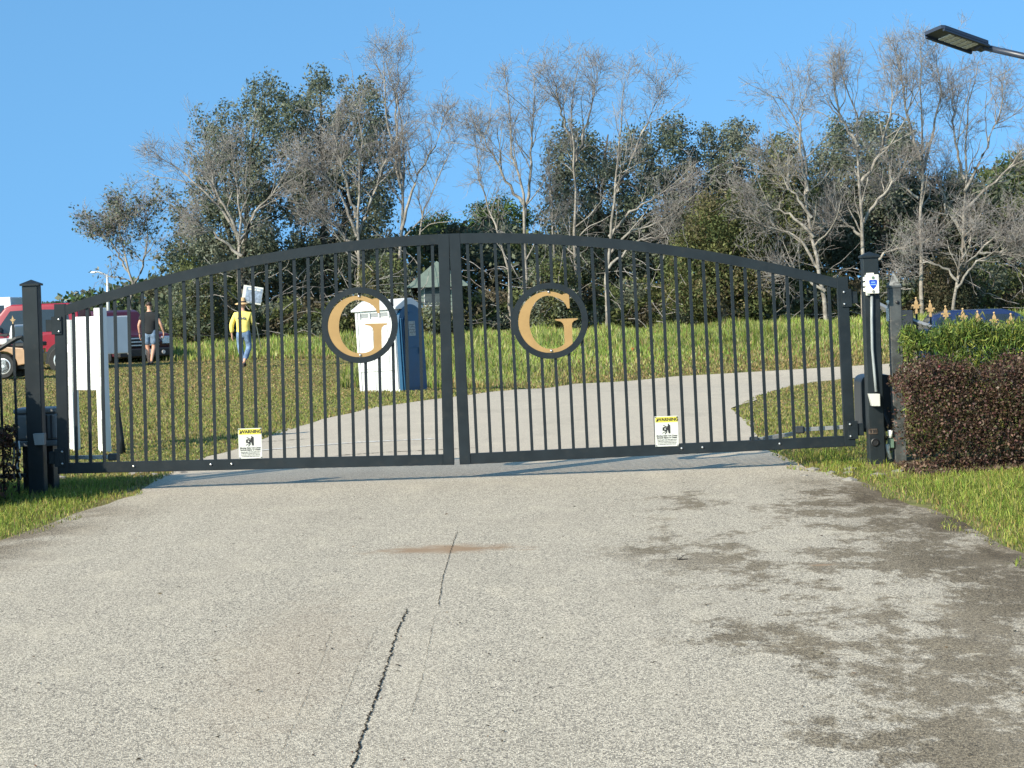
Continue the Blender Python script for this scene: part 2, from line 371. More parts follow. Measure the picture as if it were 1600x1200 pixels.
Lpx = [(320, 715), (410, 686), (500, 655), (600, 635), (690, 622), (737, 617), (890, 600), (1060, 588), (1230, 578), (1349, 569), (1396, 568)]
Lp = [ground(*p) for p in Lpx]
L_y = [-8, 9, 11, 12.8, 14.0, 14.9, 16.9]+[p.y for p in Lp]; L_x = [-3.9, -3.8, -3.6, -3.41, -3.3, -3.23, -3.17]+[p.x for p in Lp]
L_y.append(L_y[-1]+1.2); L_x.append(45.0)
Rpx = [(1168, 660), (1147, 640), (1187, 618), (1251, 603), (1315, 594), (1349, 588)]
Rp = [ground(*p) for p in Rpx]
R_y = [-8, 10, 12.6, 14.0, 15.1, 16.0, 17.2, 19.5]+[p.y for p in Rp]; R_x = [3.0, 2.70, 2.72, 2.66, 2.52, 2.36, 2.34, 2.5]+[p.x for p in Rp]
R_y.append(R_y[-1]+1.5); R_x.append(45.0)
o_ = np.argsort(L_y); L_y = np.array(L_y)[o_]; L_x = np.maximum.accumulate(np.array(L_x)[o_]) if False else np.array(L_x)[o_]
Lf = lambda y: np.interp(y, L_y, L_x); Rf = lambda y: np.interp(y, R_y, R_x)
def on_road(x, y, m=0.0): return (x > Lf(y)-m) & (x < Rf(y)+m) & (y < L_y[-1])
ry = np.concatenate([np.arange(-8, 6, 1.0), np.arange(6, L_y[-1], 0.3), [L_y[-1]]]); NC = 40
V = []; E = []
wig = rng.normal(0, 0.012, len(ry))+0.06*np.sin(ry*1.3)+0.03*np.sin(ry*2.9); wig2 = rng.normal(0, 0.012, len(ry))+0.05*np.sin(ry*1.2+1)+0.03*np.sin(ry*2.7)
for k, y in enumerate(ry):
    l, r = float(Lf(y))+wig[k], float(Rf(y))+wig2[k]
    t = np.linspace(0, 1, NC+1)
    t = np.where(t < 0.5, 0.5*(2*t)**1.4, 1-0.5*(2-2*t)**1.4)
    x = l+(r-l)*t; V.append(np.stack([x, np.full(NC+1, y), H(x, y)+0.004], 1))
    dd = np.minimum(x-l, r-x); E.append(np.clip(1-dd/0.75, 0, 1))
V = np.concatenate(V); E = np.concatenate(E)
ii = (np.arange(len(ry)-1)[:, None]*(NC+1)+np.arange(NC)[None, :]).ravel()
me = npmesh('drive', V, np.stack([ii, ii+1, ii+NC+2, ii+NC+1], 1), smooth=True)
at_ = me.attributes.new('edge', 'FLOAT', 'POINT'); at_.data.foreach_set('value', E.astype(np.float32))
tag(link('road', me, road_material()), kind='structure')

def ribbon(name, pts, wid, m, lift=0.007, jit=0.0, step=0.02, kind='structure'):
    P = [Vector((p.x, p.y)) for p in pts]; L = []
    for a, b in zip(P, P[1:]):
        n = max(1, int((b-a).length/step))
        for i in range(n): L.append(a.lerp(b, i/n))
    L.append(P[-1]); V = []; off = 0.0
    for i, p in enumerate(L):
        t = (L[min(i+1, len(L)-1)]-L[max(i-1, 0)]).normalized(); nn = Vector((-t.y, t.x))
        off = 0.62*off+random.gauss(0, jit); ww = wid*(random.choice((0.25, 0.5, 0.8, 1.0, 1.3)) if jit else 1)*0.5*min(1, (i+1)/8, (len(L)-i)/8)
        for s in (-1, 1):
            q = p+nn*(off+s*ww); V.append((q.x, q.y, float(H(q.x, q.y))+lift))
    i = np.arange(len(L)-1)*2
    return tag(link(name, npmesh(name, np.array(V), np.stack([i, i+1, i+3, i+2], 1)), m), kind=kind)
G = lambda *l: [ground(*p) for p in l]
ribbon('road_crack', G((548, 1210), (566, 1150), (588, 1090), (606, 1040), (620, 990), (637, 952)), 0.0085, M['crack'], jit=0.0028, step=0.009)
ribbon('road_crack', G((685, 950), (692, 905), (703, 865), (715, 832)), 0.0045, M['crack'], jit=0.0018, step=0.012)
ribbon('road_crack', G((432, 1195), (470, 1110), (500, 1040), (520, 980)), 0.0016, M['crack'], jit=0.002)
ribbon('road_crack', G((520, 1140), (560, 1040), (590, 980)), 0.0015, M['crack'], jit=0.002)
ribbon('road_crack', G((640, 1130), (662, 1050), (680, 960)), 0.0016, M['crack'], jit=0.002)
ribbon('road_crack', G((520, 713), (610, 707), (700, 703), (745, 700)), 0.035, M['crack'], jit=0.003)
ribbon('road_crack', G((400, 681), (465, 678)), 0.04, M['crack'], jit=0.003)
ribbon('road_crack', G((400, 692), (485, 686)), 0.04, M['crack'], jit=0.003)
ribbon('road_marking', G((395, 706), (480, 698), (560, 692), (690, 686)), 0.09, M['paintline'], lift=0.009, jit=0.002)

# ------------------------------------------------------------------ gate leaves
GY = 16.0; GC = -0.483; SAG = 0.012
def arc_z(X): return 2.05-((X-GC)**2)/(2*10.8)
pm_bm = bmesh.new(); bx(pm_bm, (0.0245, 0.0245, 1.0), (0, 0, 0.5)); picket_mesh = bm_mesh('picket', pm_bm); picket_mesh.materials.append(M['gate'])
bolt_bm = bmesh.new(); lathe(bolt_bm, [(0.011, 0), (0.011, -0.004), (0.007, -0.010), (0.002, -0.012)], 10, 'y'); bolt_mesh = bm_mesh('bolt', bolt_bm); bolt_mesh.materials.append(M['bolt'])
def g_outline():
    P = []
    for a in np.linspace(270, 90, 26):        # outer sweep, foot to head by way of the left
        P.append((597+177*math.cos(R(a)), 311-181*math.sin(R(a))))
    for a in np.linspace(82, 60, 5): P.append((597+177*math.cos(R(a)), 311-181*math.sin(R(a))))
    P += [(697, 148), (727, 148), (727, 236), (714, 236), (705, 212), (690, 192), (668, 176)]
    for a in np.linspace(70, 270, 28): P.append((600+115*math.cos(R(a)), 312-157*math.sin(R(a))))
    P += [(618, 470), (642, 467), (668, 457), (684, 446), (688, 436), (688, 340), (682, 322), (668, 310), (640, 304), (638, 296), (772, 296), (770, 304),
          (750, 310), (738, 322), (735, 340), (735, 456), (705, 474), (660, 487), (625, 492)]
    return [((x-607)/225*0.317, (304-y)/225*0.317) for x, y in P]
def warning_sign(loc, label):
    t = thing('warning_sign', label, 'sign', loc, (0, 0, 0), 'warning signs on the gate')
    box('panel', (0.195, 0.004, 0.252), (0, 0, 0.126), M['sign_white'], t, 0.001)
    box('header', (0.185, 0.002, 0.044), (0, -0.0032, 0.224), M['sign_yellow'], t, 0)
    link('lettering', textmesh('WARNING', 0.037, 0.0005, 0.0014), M['ink'], t, (0.010, -0.0049, 0.223), (R(90), 0, 0))
    prismobj('triangle', [(-0.088, 0.209), (-0.068, 0.209), (-0.078, 0.228)], -0.0052, -0.0042, M['ink'], t)
    bm = bmesh.new()                        # a hand and body squeezed by the gate edge
    prism(bm, [(0.016, 0.108), (0.030, 0.108), (0.030, 0.178), (0.022, 0.180), (0.016, 0.190), (0.010, 0.186), (0.012, 0.176), (0.004, 0.166), (0.008, 0.140)], -0.0035, -0.0022)
    prism(bm, [(-0.034, 0.158), (-0.034, 0.132), (-0.018, 0.130), (-0.002, 0.124), (0.008, 0.138), (0.004, 0.160), (-0.010, 0.158), (-0.014, 0.164)], -0.0036, -0.0023)
    for q in ([(-0.026, 0.180), (-0.030, 0.176), (-0.004, 0.160), (0.002, 0.166)], [(-0.036, 0.114), (-0.038, 0.108), (-0.006, 0.124), (-0.004, 0.130)],
              [(-0.018, 0.104), (-0.014, 0.100), (0.006, 0.122), (0.000, 0.128)]): prism(bm, q, -0.0037, -0.0024)
    bmesh.ops.recalc_face_normals(bm, faces=bm.faces); link('pictogram', bm_mesh('pictogram', bm), M['ink'], t)
    prismobj('pictogram_hole', [(-0.018, 0.150), (-0.018, 0.141), (-0.010, 0.139), (-0.006, 0.146), (-0.011, 0.151)], -0.0042, -0.0038, M['sign_white'], t)
    for s, sz, z, b in (('Moving Gate Can Cause', 0.0175, 0.089, 0.0003), ('Serious Injury or Death', 0.0175, 0.073, 0.0004), ('Operate gate only when gate area is', 0.0112, 0.056, 0), ('in sight and free of people and obstructions.', 0.0088, 0.044, 0),
                        ('Do not allow children to play in gate area', 0.0092, 0.031, 0), ('or operate gate. Read owner manual.', 0.0098, 0.019, 0)):
        link('lettering', textmesh(s, sz, 0.0004, b+0.00035), M['ink'], t, (0, -0.0028, z), (R(90), 0, 0))
    for sx in (-0.09, 0.09):
        for z in (0.008, 0.244): box('tie', (0.012, 0.008, 0.006), (sx, -0.003, z), M['black'], t, 0.001)
    return t
def gate_leaf(sg, Xh, label, ringX, ringZ, glabel):
    t = thing('driveway_gate', label, 'gate', (Xh, GY, 0), (0, sg*SAG, 0), 'leaves of the double gate')
    W = 3.30; zb = 0.165
    def zt(u): return arc_z(Xh+sg*u)+SAG*u
    u2 = lambda u: sg*u
    hs = 0.092
    box('stile', (hs, 0.052, zt(hs)-zb+0.01), (u2(hs/2), 0, (zt(hs)+0.01+zb)/2), M['gate'], t, 0.003)
    box('stile', (hs, 0.052, zt(W)-zb), (u2(W-hs/2), 0, (zt(W)+zb)/2), M['gate'], t, 0.003)
    bm = bmesh.new(); rings = []
    for k in range(41):
        u = hs+(W-2*hs)*k/40; z = zt(u)
        rings.append([bm.verts.new((u2(u), y, zz)) for y, zz in ((-0.024, z), (0.024, z), (0.024, z-0.084), (-0.024, z-0.084))])
    for a, b in zip(rings, rings[1:]):
        for i in range(4): bm.faces.new((a[i], a[(i+1) % 4], b[(i+1) % 4], b[i]))
    bm.faces.new(rings[0]); bm.faces.new(rings[-1]); bmesh.ops.recalc_face_normals(bm, faces=bm.faces)
    link('top_rail', bm_mesh('top_rail', bm), M['gate'], t)
    box('bottom_rail', (W-2*hs, 0.048, 0.088), (u2(W/2), 0, zb+0.044), M['gate'], t, 0.003)
    ru = sg*(ringX-Xh); rz = ringZ+SAG*ru; RO = 0.317; n = 27
    first = 0.155 if sg > 0 else 0.160
    for k in range(n):
        u = first+(W-2*first+0.012)*k/(n-1); z0 = zb+0.088; z1 = zt(u)-0.084
        du = abs(u-ru); spans = [(z0, z1)]
        if du < RO-0.008:
            hh = math.sqrt(RO*RO-du*du)-0.012; spans = [(z0, rz-hh), (rz+hh, z1)]
        for a, b in spans: link('picket', picket_mesh, None, t, (u2(u), 0, a), None, (1, 1, b-a))
    bm = bmesh.new(); rings = []
    for k in range(64):
        a = 2*math.pi*k/64; c, s_ = math.cos(a), math.sin(a)
        rings.append([bm.verts.new((u2(ru)+r*c, y, rz+r*s_)) for r, y in ((RO, -0.025), (RO, 0.025), (RO-0.05, 0.025), (RO-0.05, -0.025))])
    for k in range(64):
        a, b = rings[k], rings[(k+1) % 64]
        for i in range(4): bm.faces.new((a[i], a[(i+1) % 4], b[(i+1) % 4], b[i]))
    bmesh.ops.recalc_face_normals(bm, faces=bm.faces); ring = link('emblem_ring', bm_mesh('emblem_ring', bm), M['gate'], t)
    for s_ in (-1, 1): box('letter_tab', (0.022, 0.02, 0.05), (u2(ru)+(0.0 if s_ > 0 else 0.005), 0.004, rz+s_*0.262), M['gate'], ring, 0.002)
    g = prismobj('letter', g_outline(), -0.022, -0.008, M['gold'], t, (u2(ru), 0, rz)); g['label'] = glabel
    for s_ in (-1, 1): link('bolt', bolt_mesh, None, g, (0.0, -0.022, s_*0.245-0.004))
    for z in (1.40, 0.30):                 # hinge plates and their arms to the post
        hp = box('hinge_plate', (0.085, 0.012, 0.15), (u2(0.02), -0.032, z), M['gate'], t, 0.002)
        for dz in (-0.05, 0.05): link('bolt', bolt_mesh, None, hp, (u2(0.022), -0.006, dz))
        box('hinge_arm', (0.075, 0.05, 0.10), (u2(-0.0355), 0.0, z), M['gate'], t, 0.003)
    for k in (0.62, 1.25, 1.42): link('bolt', bolt_mesh, None, t, (u2(k*1.02+0.0), -0.0242, zb+0.05))
    return t
gl = gate_leaf(1, -3.805, 'left arched leaf of the dark iron driveway gate, with the portable toilet behind', -1.267, 1.315, 'gold letter G')
gr = gate_leaf(-1, 2.843, 'right arched leaf of the dark iron gate, hung on the post with the white box', 0.349, 1.296, 'gold letter G')
p = at(392.5, 716, GY); warning_sign((p.x, GY-0.030, p.z), 'small WARNING sign wired low on the left gate leaf, nearest the white notice board')
p = at(1042, 697, GY); warning_sign((p.x, GY-0.030, p.z), 'small WARNING sign wired low on the right gate leaf under the gold G')

# ------------------------------------------------------------------ gate posts
def gate_post(X, top, label):
    t = thing('gate_post', label, 'post', (X, GY, float(H(X, GY))-0.06), (0, 0, 0), 'posts of the driveway gate')
    h = top-0.045-t.location.z
    box('shaft', (0.130, 0.130, h), (0, 0, h/2), M['post'], t, 0.006)
    bm = bmesh.new(); q = 0.079
    a = [bm.verts.new((sx*q, sy*q, z)) for z in (h-0.002, h+0.014) for sx, sy in ((-1, -1), (1, -1), (1, 1), (-1, 1))]; tip = bm.verts.new((0, 0, h+0.050))
    for i in range(4): bm.faces.new((a[i], a[(i+1) % 4], a[4+(i+1) % 4], a[4+i])); bm.faces.new((a[4+i], a[4+(i+1) % 4], tip))
    bm.faces.new(a[:4][::-1]); link('cap', bm_mesh('cap', bm), M['post'], t)
    return t
pl = gate_post(-3.975, 1.785, 'tall dark square gate post at the left end, half in hedge shade')
pr = gate_post(3.012, 1.775, 'tall dark square gate post at the right end carrying a white box and conduit')
# white weatherproof box with a blue shield, on the right post
p = at(1362, 444, GY-0.09); t = thing('alarm_box', 'white plastic box with a blue shield emblem on the right gate post', 'box', (p.x, GY-0.066, p.z))
box('housing', (0.108, 0.055, 0.158), (0.002, -0.028, 0), M['offwhite'], t, 0.006, seg=2)
for z in (-0.045, 0.0, 0.045): box('knockout', (0.018, 0.034, 0.032), (-0.060, -0.020, z), M['offwhite'], t, 0.003)
box('knockout', (0.060, 0.034, 0.016), (-0.010, -0.020, 0.086), M['offwhite'], t, 0.003)
box('foot', (0.030, 0.030, 0.014), (-0.034, -0.018, -0.085), M['offwhite'], t, 0.002)
sh = prismobj('shield', [(-0.034, 0.030), (-0.018, 0.038), (0, 0.034), (0.018, 0.038), (0.034, 0.030), (0.031, 0.004), (0.020, -0.022), (0, -0.042), (-0.020, -0.022), (-0.031, 0.004)], -0.0572, -0.0552, M['blueink'], t, (0.006, 0, 0))
for z, ww in ((0.016, 0.034), (-0.003, 0.046)): box('shield_stripe', (ww, 0.001, 0.008), (0, -0.0578, z), M['paleblue'], sh, 0)
for z, m_ in ((0.054, 'greenbox'), (-0.060, 'greyink')):
    bm = bmesh.new(); lathe(bm, [(0.012, 0), (0.012, -0.004), (0.007, -0.005)], 12, 'y'); link('cover_screw', bm_mesh('cover_screw', bm), M[m_], t, (0.006, -0.0555, z))
cp = [at(1362, 462, GY-0.08), at(1362, 500, GY-0.08), at(1363, 545, GY-0.08), at(1367, 590, GY-0.08), at(1369, 612, GY-0.08)]
tag(tubeobj('conduit', [(v.x, GY-0.081, v.z) for v in cp], 0.0125, M['conduit'], None, 8), 'thin grey conduit running down the right post below the shield box', 'conduit')
a = [at(*q, GY-0.09) for q in ((1356, 615), (1373, 615), (1373.5, 634), (1361, 634))]
tag(prismobj('conduit_box', [(v.x-a[0].x, v.z-a[0].z) for v in a], -0.075, 0, M['sign_white'], None, (a[0].x, GY-0.068, a[0].z), 0.003), 'pale slanted conduit box at the bottom of the grey conduit', 'junction box')
p = at(1364, 674, GY-0.07); t = thing('push_button_plate', 'small brown latch plate low on the right gate post', 'plate', (p.x, GY-0.066, p.z))
box('plate', (0.075, 0.006, 0.045), (0, -0.003, 0), M['stem'], t, 0.004)
for sx in (-0.018, 0.006, 0.022): box('slot', (0.010, 0.004, 0.026), (sx, -0.007, 0), M['black'], t, 0.001)
p = at(1367, 691, GY-0.07); bm = bmesh.new(); lathe(bm, [(0.033, 0), (0.033, -0.01), (0.026, -0.014), (0.022, -0.006), (0.01, -0.006)], 20, 'y')
tag(link('conduit_grommet', bm_mesh('conduit_grommet', bm), M['black'], None, (p.x, GY-0.0655, p.z)), 'round black grommet near the foot of the right gate post', 'grommet')
p = at(64, 686, GY-0.07)
tag(prismobj('conduit_box', [(-0.05, 0.05), (0.045, 0.05), (0.04, -0.045), (-0.038, -0.045)], -0.07, 0, M['grey_box'], None, (p.x, GY-0.068, p.z), 0.003), 'grey slanted conduit box on the shaded left gate post', 'junction box')

# ------------------------------------------------------------------ gate operators
def operator_arm(t, pts, m='alu'):
    for i, (a, b) in enumerate(zip(pts, pts[1:])):
        bm = bmesh.new(); d = (b-a); L = d.length; q = d.to_track_quat('X', 'Z').to_matrix()
        bx(bm, (L, 0.022, 0.034), (0, 0, 0), 0.003); o = link('arm', bm_mesh('arm', bm), M[m], t, (a+b)/2-t.location, q.to_euler())
        box('arm_joint', (0.075, 0.045, 0.060), b-t.location, M['dark_box'], t, 0.008)
c = at(1369, 655, 16.35); t = thing('gate_operator', 'dark ribbed gate opener box behind the right gate post', 'gate opener', (c.x, 16.38, float(H(c.x, 16.38))))
pts = []
for a in np.linspace(180, 0, 15): pts.append((0.145*math.copysign(abs(math.cos(R(a)))**0.5, math.cos(R(a))), 0.62+0.10*math.sin(R(a))**0.6 if math.sin(R(a)) > 0 else 0.62))
prismobj('cover', [(-0.150, 0.26)]+pts+[(0.150, 0.26)], -0.17, 0.17, M['dark_box'], t, (0, 0, 0), 0.006)
for sx in (-0.11, -0.07): box('cover_rib', (0.022, 0.012, 0.34), (sx, -0.176, 0.44), M['dark_box'], t, 0.005)
box('cover_lip', (0.32, 0.36, 0.03), (0, 0, 0.255), M['black'], t, 0.004)
box('pedestal', (0.14, 0.14, 0.25), (0, 0, 0.12), M['oldpost'], t, 0.004)
jo = [at(1318, 667.5, 16.28), at(1250, 671.5, 16.26), at(1243, 677, 16.24), at(1178, 688, 16.10)]
operator_arm(t, [jo[0], jo[1]]); operator_arm(t, [jo[2], jo[3]])
c = at(61, 690, 16.32); t = thing('gate_operator', 'pale grey gate opener box behind the left gate post', 'gate opener', (c.x, 16.36, float(H(c.x, 16.36))))
box('cover', (0.36, 0.30, 0.22), (0.0, 0, 0.57), M['grey_box'], t, 0.02, seg=2)
box('lid', (0.37, 0.31, 0.045), (0, 0, 0.705), M['grey_box'], t, 0.012)
for sx in (0.095, 0.135): box('cover_rib', (0.018, 0.012, 0.20), (sx, -0.155, 0.57), M['dark_box'], t, 0.003)
box('cover_lip', (0.38, 0.31, 0.05), (0, 0, 0.43), M['grey_box'], t, 0.008)
box('pedestal', (0.26, 0.2, 0.41), (0, 0, 0.20), M['black'], t, 0.004)
jo = [at(108, 715, 16.26), at(176, 714, 16.22)]; operator_arm(t, jo)
t = thing('cable_bundle', 'black and white cables hanging at the foot of the left gate post', 'cables', (-4.17, 15.98, -0.05))
for k, (m_, dx) in enumerate((('grey_box', 0.0), ('black', 0.03), ('pvc', 0.05), ('black', -0.03))):
    tubeobj('cable', [(dx, 0, 0.50), (dx+0.015, -0.02, 0.40), (dx-0.01*k, -0.02, 0.30), (dx+0.01, 0, 0.18)], 0.008, M[m_], t, 6)
t = thing('cable_riser', 'grey hose and white conduit fittings between the right gate post and fence post', 'conduit', (3.13, 16.02, 0.0))
L0 = t.location
tubeobj('hose', [at(1372, 640, 16.0)-L0, at(1378, 655, 15.98)-L0, at(1381, 675, 15.98)-L0, at(1384, 684, 16.0)-L0], 0.012, M['conduit'], t, 8)
tubeobj('hose', [at(1381, 640, 16.1)-L0, at(1388, 662, 16.1)-L0, at(1390, 684, 16.1)-L0], 0.013, M['dark_box'], t, 8)
tubeobj('pipe', [at(1386, 694, 16.0)-L0, at(1387, 705, 16.0)-L0, at(1391, 717, 16.0)-L0], [0.022, 0.018, 0.016], M['pvc'], t, 10)
tubeobj('fitting', [at(1391, 672, 16.0)-L0, at(1391, 684, 16.0)-L0], [0.024, 0.018], M['pvc'], t, 10)
q = at(1392, 692, 16.02)-L0; box('switch_box', (0.05, 0.05, 0.085), q, M['greenbox'], t, 0.005)
q = at(1386, 702, 16.05)-L0; box('bracket', (0.17, 0.03, 0.03), q, M['oldpost'], t, 0.003)

# ------------------------------------------------------------------ fences either side
def fleur():
    bm = bmesh.new()
    prism(bm, [(0, 0.098), (0.014, 0.068), (0.013, 0.045), (0.006, 0.030), (-0.006, 0.030), (-0.013, 0.045), (-0.014, 0.068)], -0.007, 0.007)
    for s in (-1, 1): prism(bm, [(s*x, z) for x, z in ((0.005, 0.022), (0.008, 0.036), (0.018, 0.050), (0.030, 0.053), (0.038, 0.045), (0.036, 0.036), (0.030, 0.041), (0.023, 0.038), (0.018, 0.026), (0.010, 0.016))], -0.006, 0.006)
    prism(bm, [(-0.022, 0.020), (0.022, 0.020), (0.022, 0.029), (-0.022, 0.029)], -0.009, 0.009)
    prism(bm, [(-0.010, -0.02), (0.010, -0.02), (0.006, 0.02), (-0.006, 0.02)], -0.008, 0.008)
    bmesh.ops.recalc_face_normals(bm, faces=bm.faces)
    bmesh.ops.create_uvsphere(bm, u_segments=8, v_segments=6, radius=0.009, matrix=Matrix.Translation((0, 0, 0.102)))
    me = bm_mesh('finial', bm); me.materials.append(M['finial']); return me
fleur_mesh = fleur()
FD = 16.75
t = thing('iron_fence', 'dark iron fence with gold fleur-de-lis tips rising out of the hedge', 'fence', (3.2, FD, 0))
tips = [(1431, 464), (1453, 469), (1477, 477), (1504, 481), (1527, 485), (1553, 487), (1579, 489), (1604, 491), (1629, 493), (1654, 495), (1679, 497)]
W_ = [at(px, py, FD) for px, py in tips]
for v in W_:
    link('finial', fleur_mesh, None, t, (v.x-3.2, 0, v.z-0.122), None, (1.08, 1, 1.10))
    link('picket', picket_mesh, None, t, (v.x-3.2, 0, 0), None, (0.62, 0.62, v.z-0.14))
rp = [at(1366, 473, FD), at(1400, 490, FD), at(1440, 507, FD), at(1480, 518, FD), at(1560, 528, FD), at(1690, 533, FD)]
bm = bmesh.new(); tube(bm, [(v.x-3.2, 0, v.z) for v in rp], 0.026, 4); link('top_rail', bm_mesh('top_rail', bm), M['alu'], t)  # pale metal colour stands in for sunlight on the dark iron rail
box('bottom_rail', (1.9, 0.03, 0.035), (0.95, 0, 0.16), M['gate'], t, 0.003)
q = at(1414, 512, FD); box('rail_bracket', (0.12, 0.10, 0.20), (q.x-3.2, -0.02, q.z+0.05), M['dark_box'], t, 0.006)
c = at(1402, 600, 16.06); t = thing('fence_post', 'weathered square fence post with a pale pointed cap beside the hedge', 'post', (c.x, 16.06, -0.05))
box('shaft', (0.098, 0.098, 1.52), (0, 0, 0.76), M['oldpost'], t, 0.005)
box('collar', (0.108, 0.108, 0.02), (0, 0, 1.53), M['oldpost'], t, 0.003)
bm = bmesh.new(); q = 0.048; a = [bm.verts.new((sx*q, sy*q, 1.54)) for sx, sy in ((-1, -1), (1, -1), (1, 1), (-1, 1))]; tip = bm.verts.new((0, 0, 1.655))
for i in range(4): bm.faces.new((a[i], a[(i+1) % 4], tip))
bm.faces.new(a[::-1]); link('cap', bm_mesh('cap', bm), M['lichen'], t)
bm = bmesh.new(); lathe(bm, [(0.014, 0), (0.014, -0.012), (0.006, -0.016)], 8, 'y'); link('bolt', bm_mesh('bolt', bm), M['black'], t, (0.012, -0.049, 1.40))
p = at(1387, 490, 16.1); t = thing('gate_sensor', 'small white sensor bracket on the side of the weathered fence post', 'sensor', (p.x, 16.08, p.z))
box('body', (0.028, 0.05, 0.11), (0, 0, -0.01), M['pvc'], t, 0.004); bm = bmesh.new(); lathe(bm, [(0.016, 0), (0.016, -0.03), (0.008, -0.034)], 12, 'y'); link('eye', bm_mesh('eye', bm), M['pvc'], t, (-0.002, -0.01, 0.098)); box('stalk', (0.012, 0.016, 0.06), (0, 0, 0.07), M['galv'], t, 0.002)

t = thing('iron_fence', 'dark iron fence with a swooping rail running into the left gate post', 'fence', (-4.05, GY, 0))
rp = [(40, 546), (40, 534), (34, 527), (26, 529), (0, 545), (-40, 562), (-140, 580), (-300, 586)]
bm = bmesh.new(); tube(bm, [at(px, py, GY)-t.location for px, py in rp], 0.021, 6); link('top_rail', bm_mesh('top_rail', bm), M['gate'], t)
for px, ytop in ((1, 545), (23.5, 500), (-21, 515), (-44, 530), (-66, 540), (-88, 545), (-110, 548), (-132, 550), (-154, 551), (-176, 552)):
    q = at(px, 600, GY)-t.location; z = at(px, ytop, GY).z
    link('picket', picket_mesh, None, t, (q.x, 0.0, -0.03), None, (0.75, 0.75, z))
    if px != 1: link('finial', fleur_mesh, None, t, (q.x, 0, z-0.02), None, (0.6, 0.8, 0.5))
box('bottom_rail', (1.6, 0.03, 0.035), (-0.82, 0, 0.16), M['gate'], t, 0.003)

# ------------------------------------------------------------------ hedges
def hedge(name, label, x0, x1, y0, y1, top, nleaf, ln, wd, cols, updir, stems, seed, bottom=0.0, flowers=0):
    global rng
    rng = np.random.default_rng(seed)
    t = thing(name, label, 'hedge', ((x0+x1)/2, (y0+y1)/2, float(H((x0+x1)/2, (y0+y1)/2))-0.02)); O = np.array(t.location)
    n = nleaf; x = rng.uniform(x0, x1, n); y = rng.uniform(y0, y1, n); v = rng.uniform(0, 1, n)**0.75
    # mostly in the outer shell
    shell = rng.uniform(0, 1, n); y = np.where(shell < 0.55, y0+np.abs(rng.normal(0, 0.06, n)), y)
    tp = top(x, y) if callable(top) else np.full(n, top)
    bumps = 0.045*np.sin(x*9+seed)+0.03*np.sin(x*23+y*11+seed)+0.02*np.sin(y*31)
    v = np.where((shell > 0.55) & (shell < 0.85), 1-np.abs(rng.normal(0, 0.07, n)), v)
    z = bottom+v*(tp+bumps-bottom)+rng.normal(0, 0.015, n)
    y = y+0.06*np.sin(x*7+z*9+seed)+0.05*np.sin(z*17+x*15)
    inset = 0.10*(np.clip(v, 0, 1)-0.55)**2*4
    y = np.where(y < (y0+y1)/2, y+inset*0.5, y)
    holes = np.sin(x*13+z*7+seed)+np.sin(x*6-z*15+2*seed)+np.sin(z*21+seed)
    y = y+np.where(y < (y0+y1)/2, np.clip(0.28-z, 0, 1)*0.18, 0); x = x+np.where(x < x0+0.4, np.clip(0.3-z, 0, 1)*0.3, 0)
    sh_ = rng.uniform(0, 1, n) < 0.035; z = np.where(sh_ & (v > 0.8), z+rng.uniform(0, 0.11, n), z)
    keep = (holes > -1.75) | (rng.uniform(0, 1, n) < 0.25)
    P = np.stack([x, y, z], 1)[keep]-np.array([O[0], O[1], 0]); n = len(P)
    L = ln*rng.uniform(0.6, 1.3, n); link('foliage', leaves('foliage', P, L, L*wd, tints(n, cols, 0.3), updir), M['hedge'], t)
    bm = bmesh.new()
    for k in range(stems):
        sx = rng.uniform(x0+0.3, x1-0.1)-O[0]; sy = rng.uniform(y0+0.1, y1-0.1)-O[1]; hh = 0.8*(float(top(np.array(sx+O[0]), np.array(sy+O[1]))) if callable(top) else top)
        for b in range(3):
            a = rng.uniform(0, 6.28); tube(bm, [(sx, sy, 0), (sx+0.05*math.cos(a), sy+0.05*math.sin(a), hh*0.4), (sx+0.15*math.cos(a), sy+0.12*math.sin(a), hh*rng.uniform(0.8, 1.12))], [0.010, 0.007, 0.003], 4, False)
    link('stems', bm_mesh('stems', bm), M['stem'], t)
    if flowers:
        P2 = P[rng.integers(0, n, flowers)]; P2[:, 1] -= 0.03; P2 = np.repeat(P2, 6, 0)+rng.normal(0, 0.012, (flowers*6, 3))
        link('flowers', leaves('flowers', P2, np.full(len(P2), 0.03), np.full(len(P2), 0.01), tints(len(P2), [(0.55, 0.08, 0.12)], 0.2)), M['hedge'], t)
    return t
PURP = [(0.080, 0.042, 0.032), (0.115, 0.062, 0.046), (0.055, 0.042, 0.024), (0.17, 0.105, 0.08), (0.085, 0.080, 0.034), (0.05, 0.028, 0.022)]
GRN = [(0.10, 0.15, 0.03), (0.15, 0.195, 0.035), (0.07, 0.115, 0.028), (0.24, 0.27, 0.055), (0.055, 0.085, 0.02)]
hedge('purple_hedge', 'clipped purple-leaved hedge in front of the green hedge on the right', 3.03, 5.6, 14.75, 15.55, lambda x, y: 0.80-0.05*np.clip((3.2-x)/0.2, 0, 1)-0.04*np.clip((15.1-y), 0, 1)+0.02*np.sin(x*13)*np.sin(y*9), 70000, 0.025, 0.6, PURP, 0.2, 22, 3, 0.03, 8)
hedge('green_hedge', 'bright green narrow-leaved hedge behind the purple one', 3.22, 5.9, 15.65, 16.5, lambda x, y: 1.075+0.05*np.clip(x-3.7, 0, 1), 60000, 0.062, 0.15, GRN, 1.2, 18, 5, 0.12)
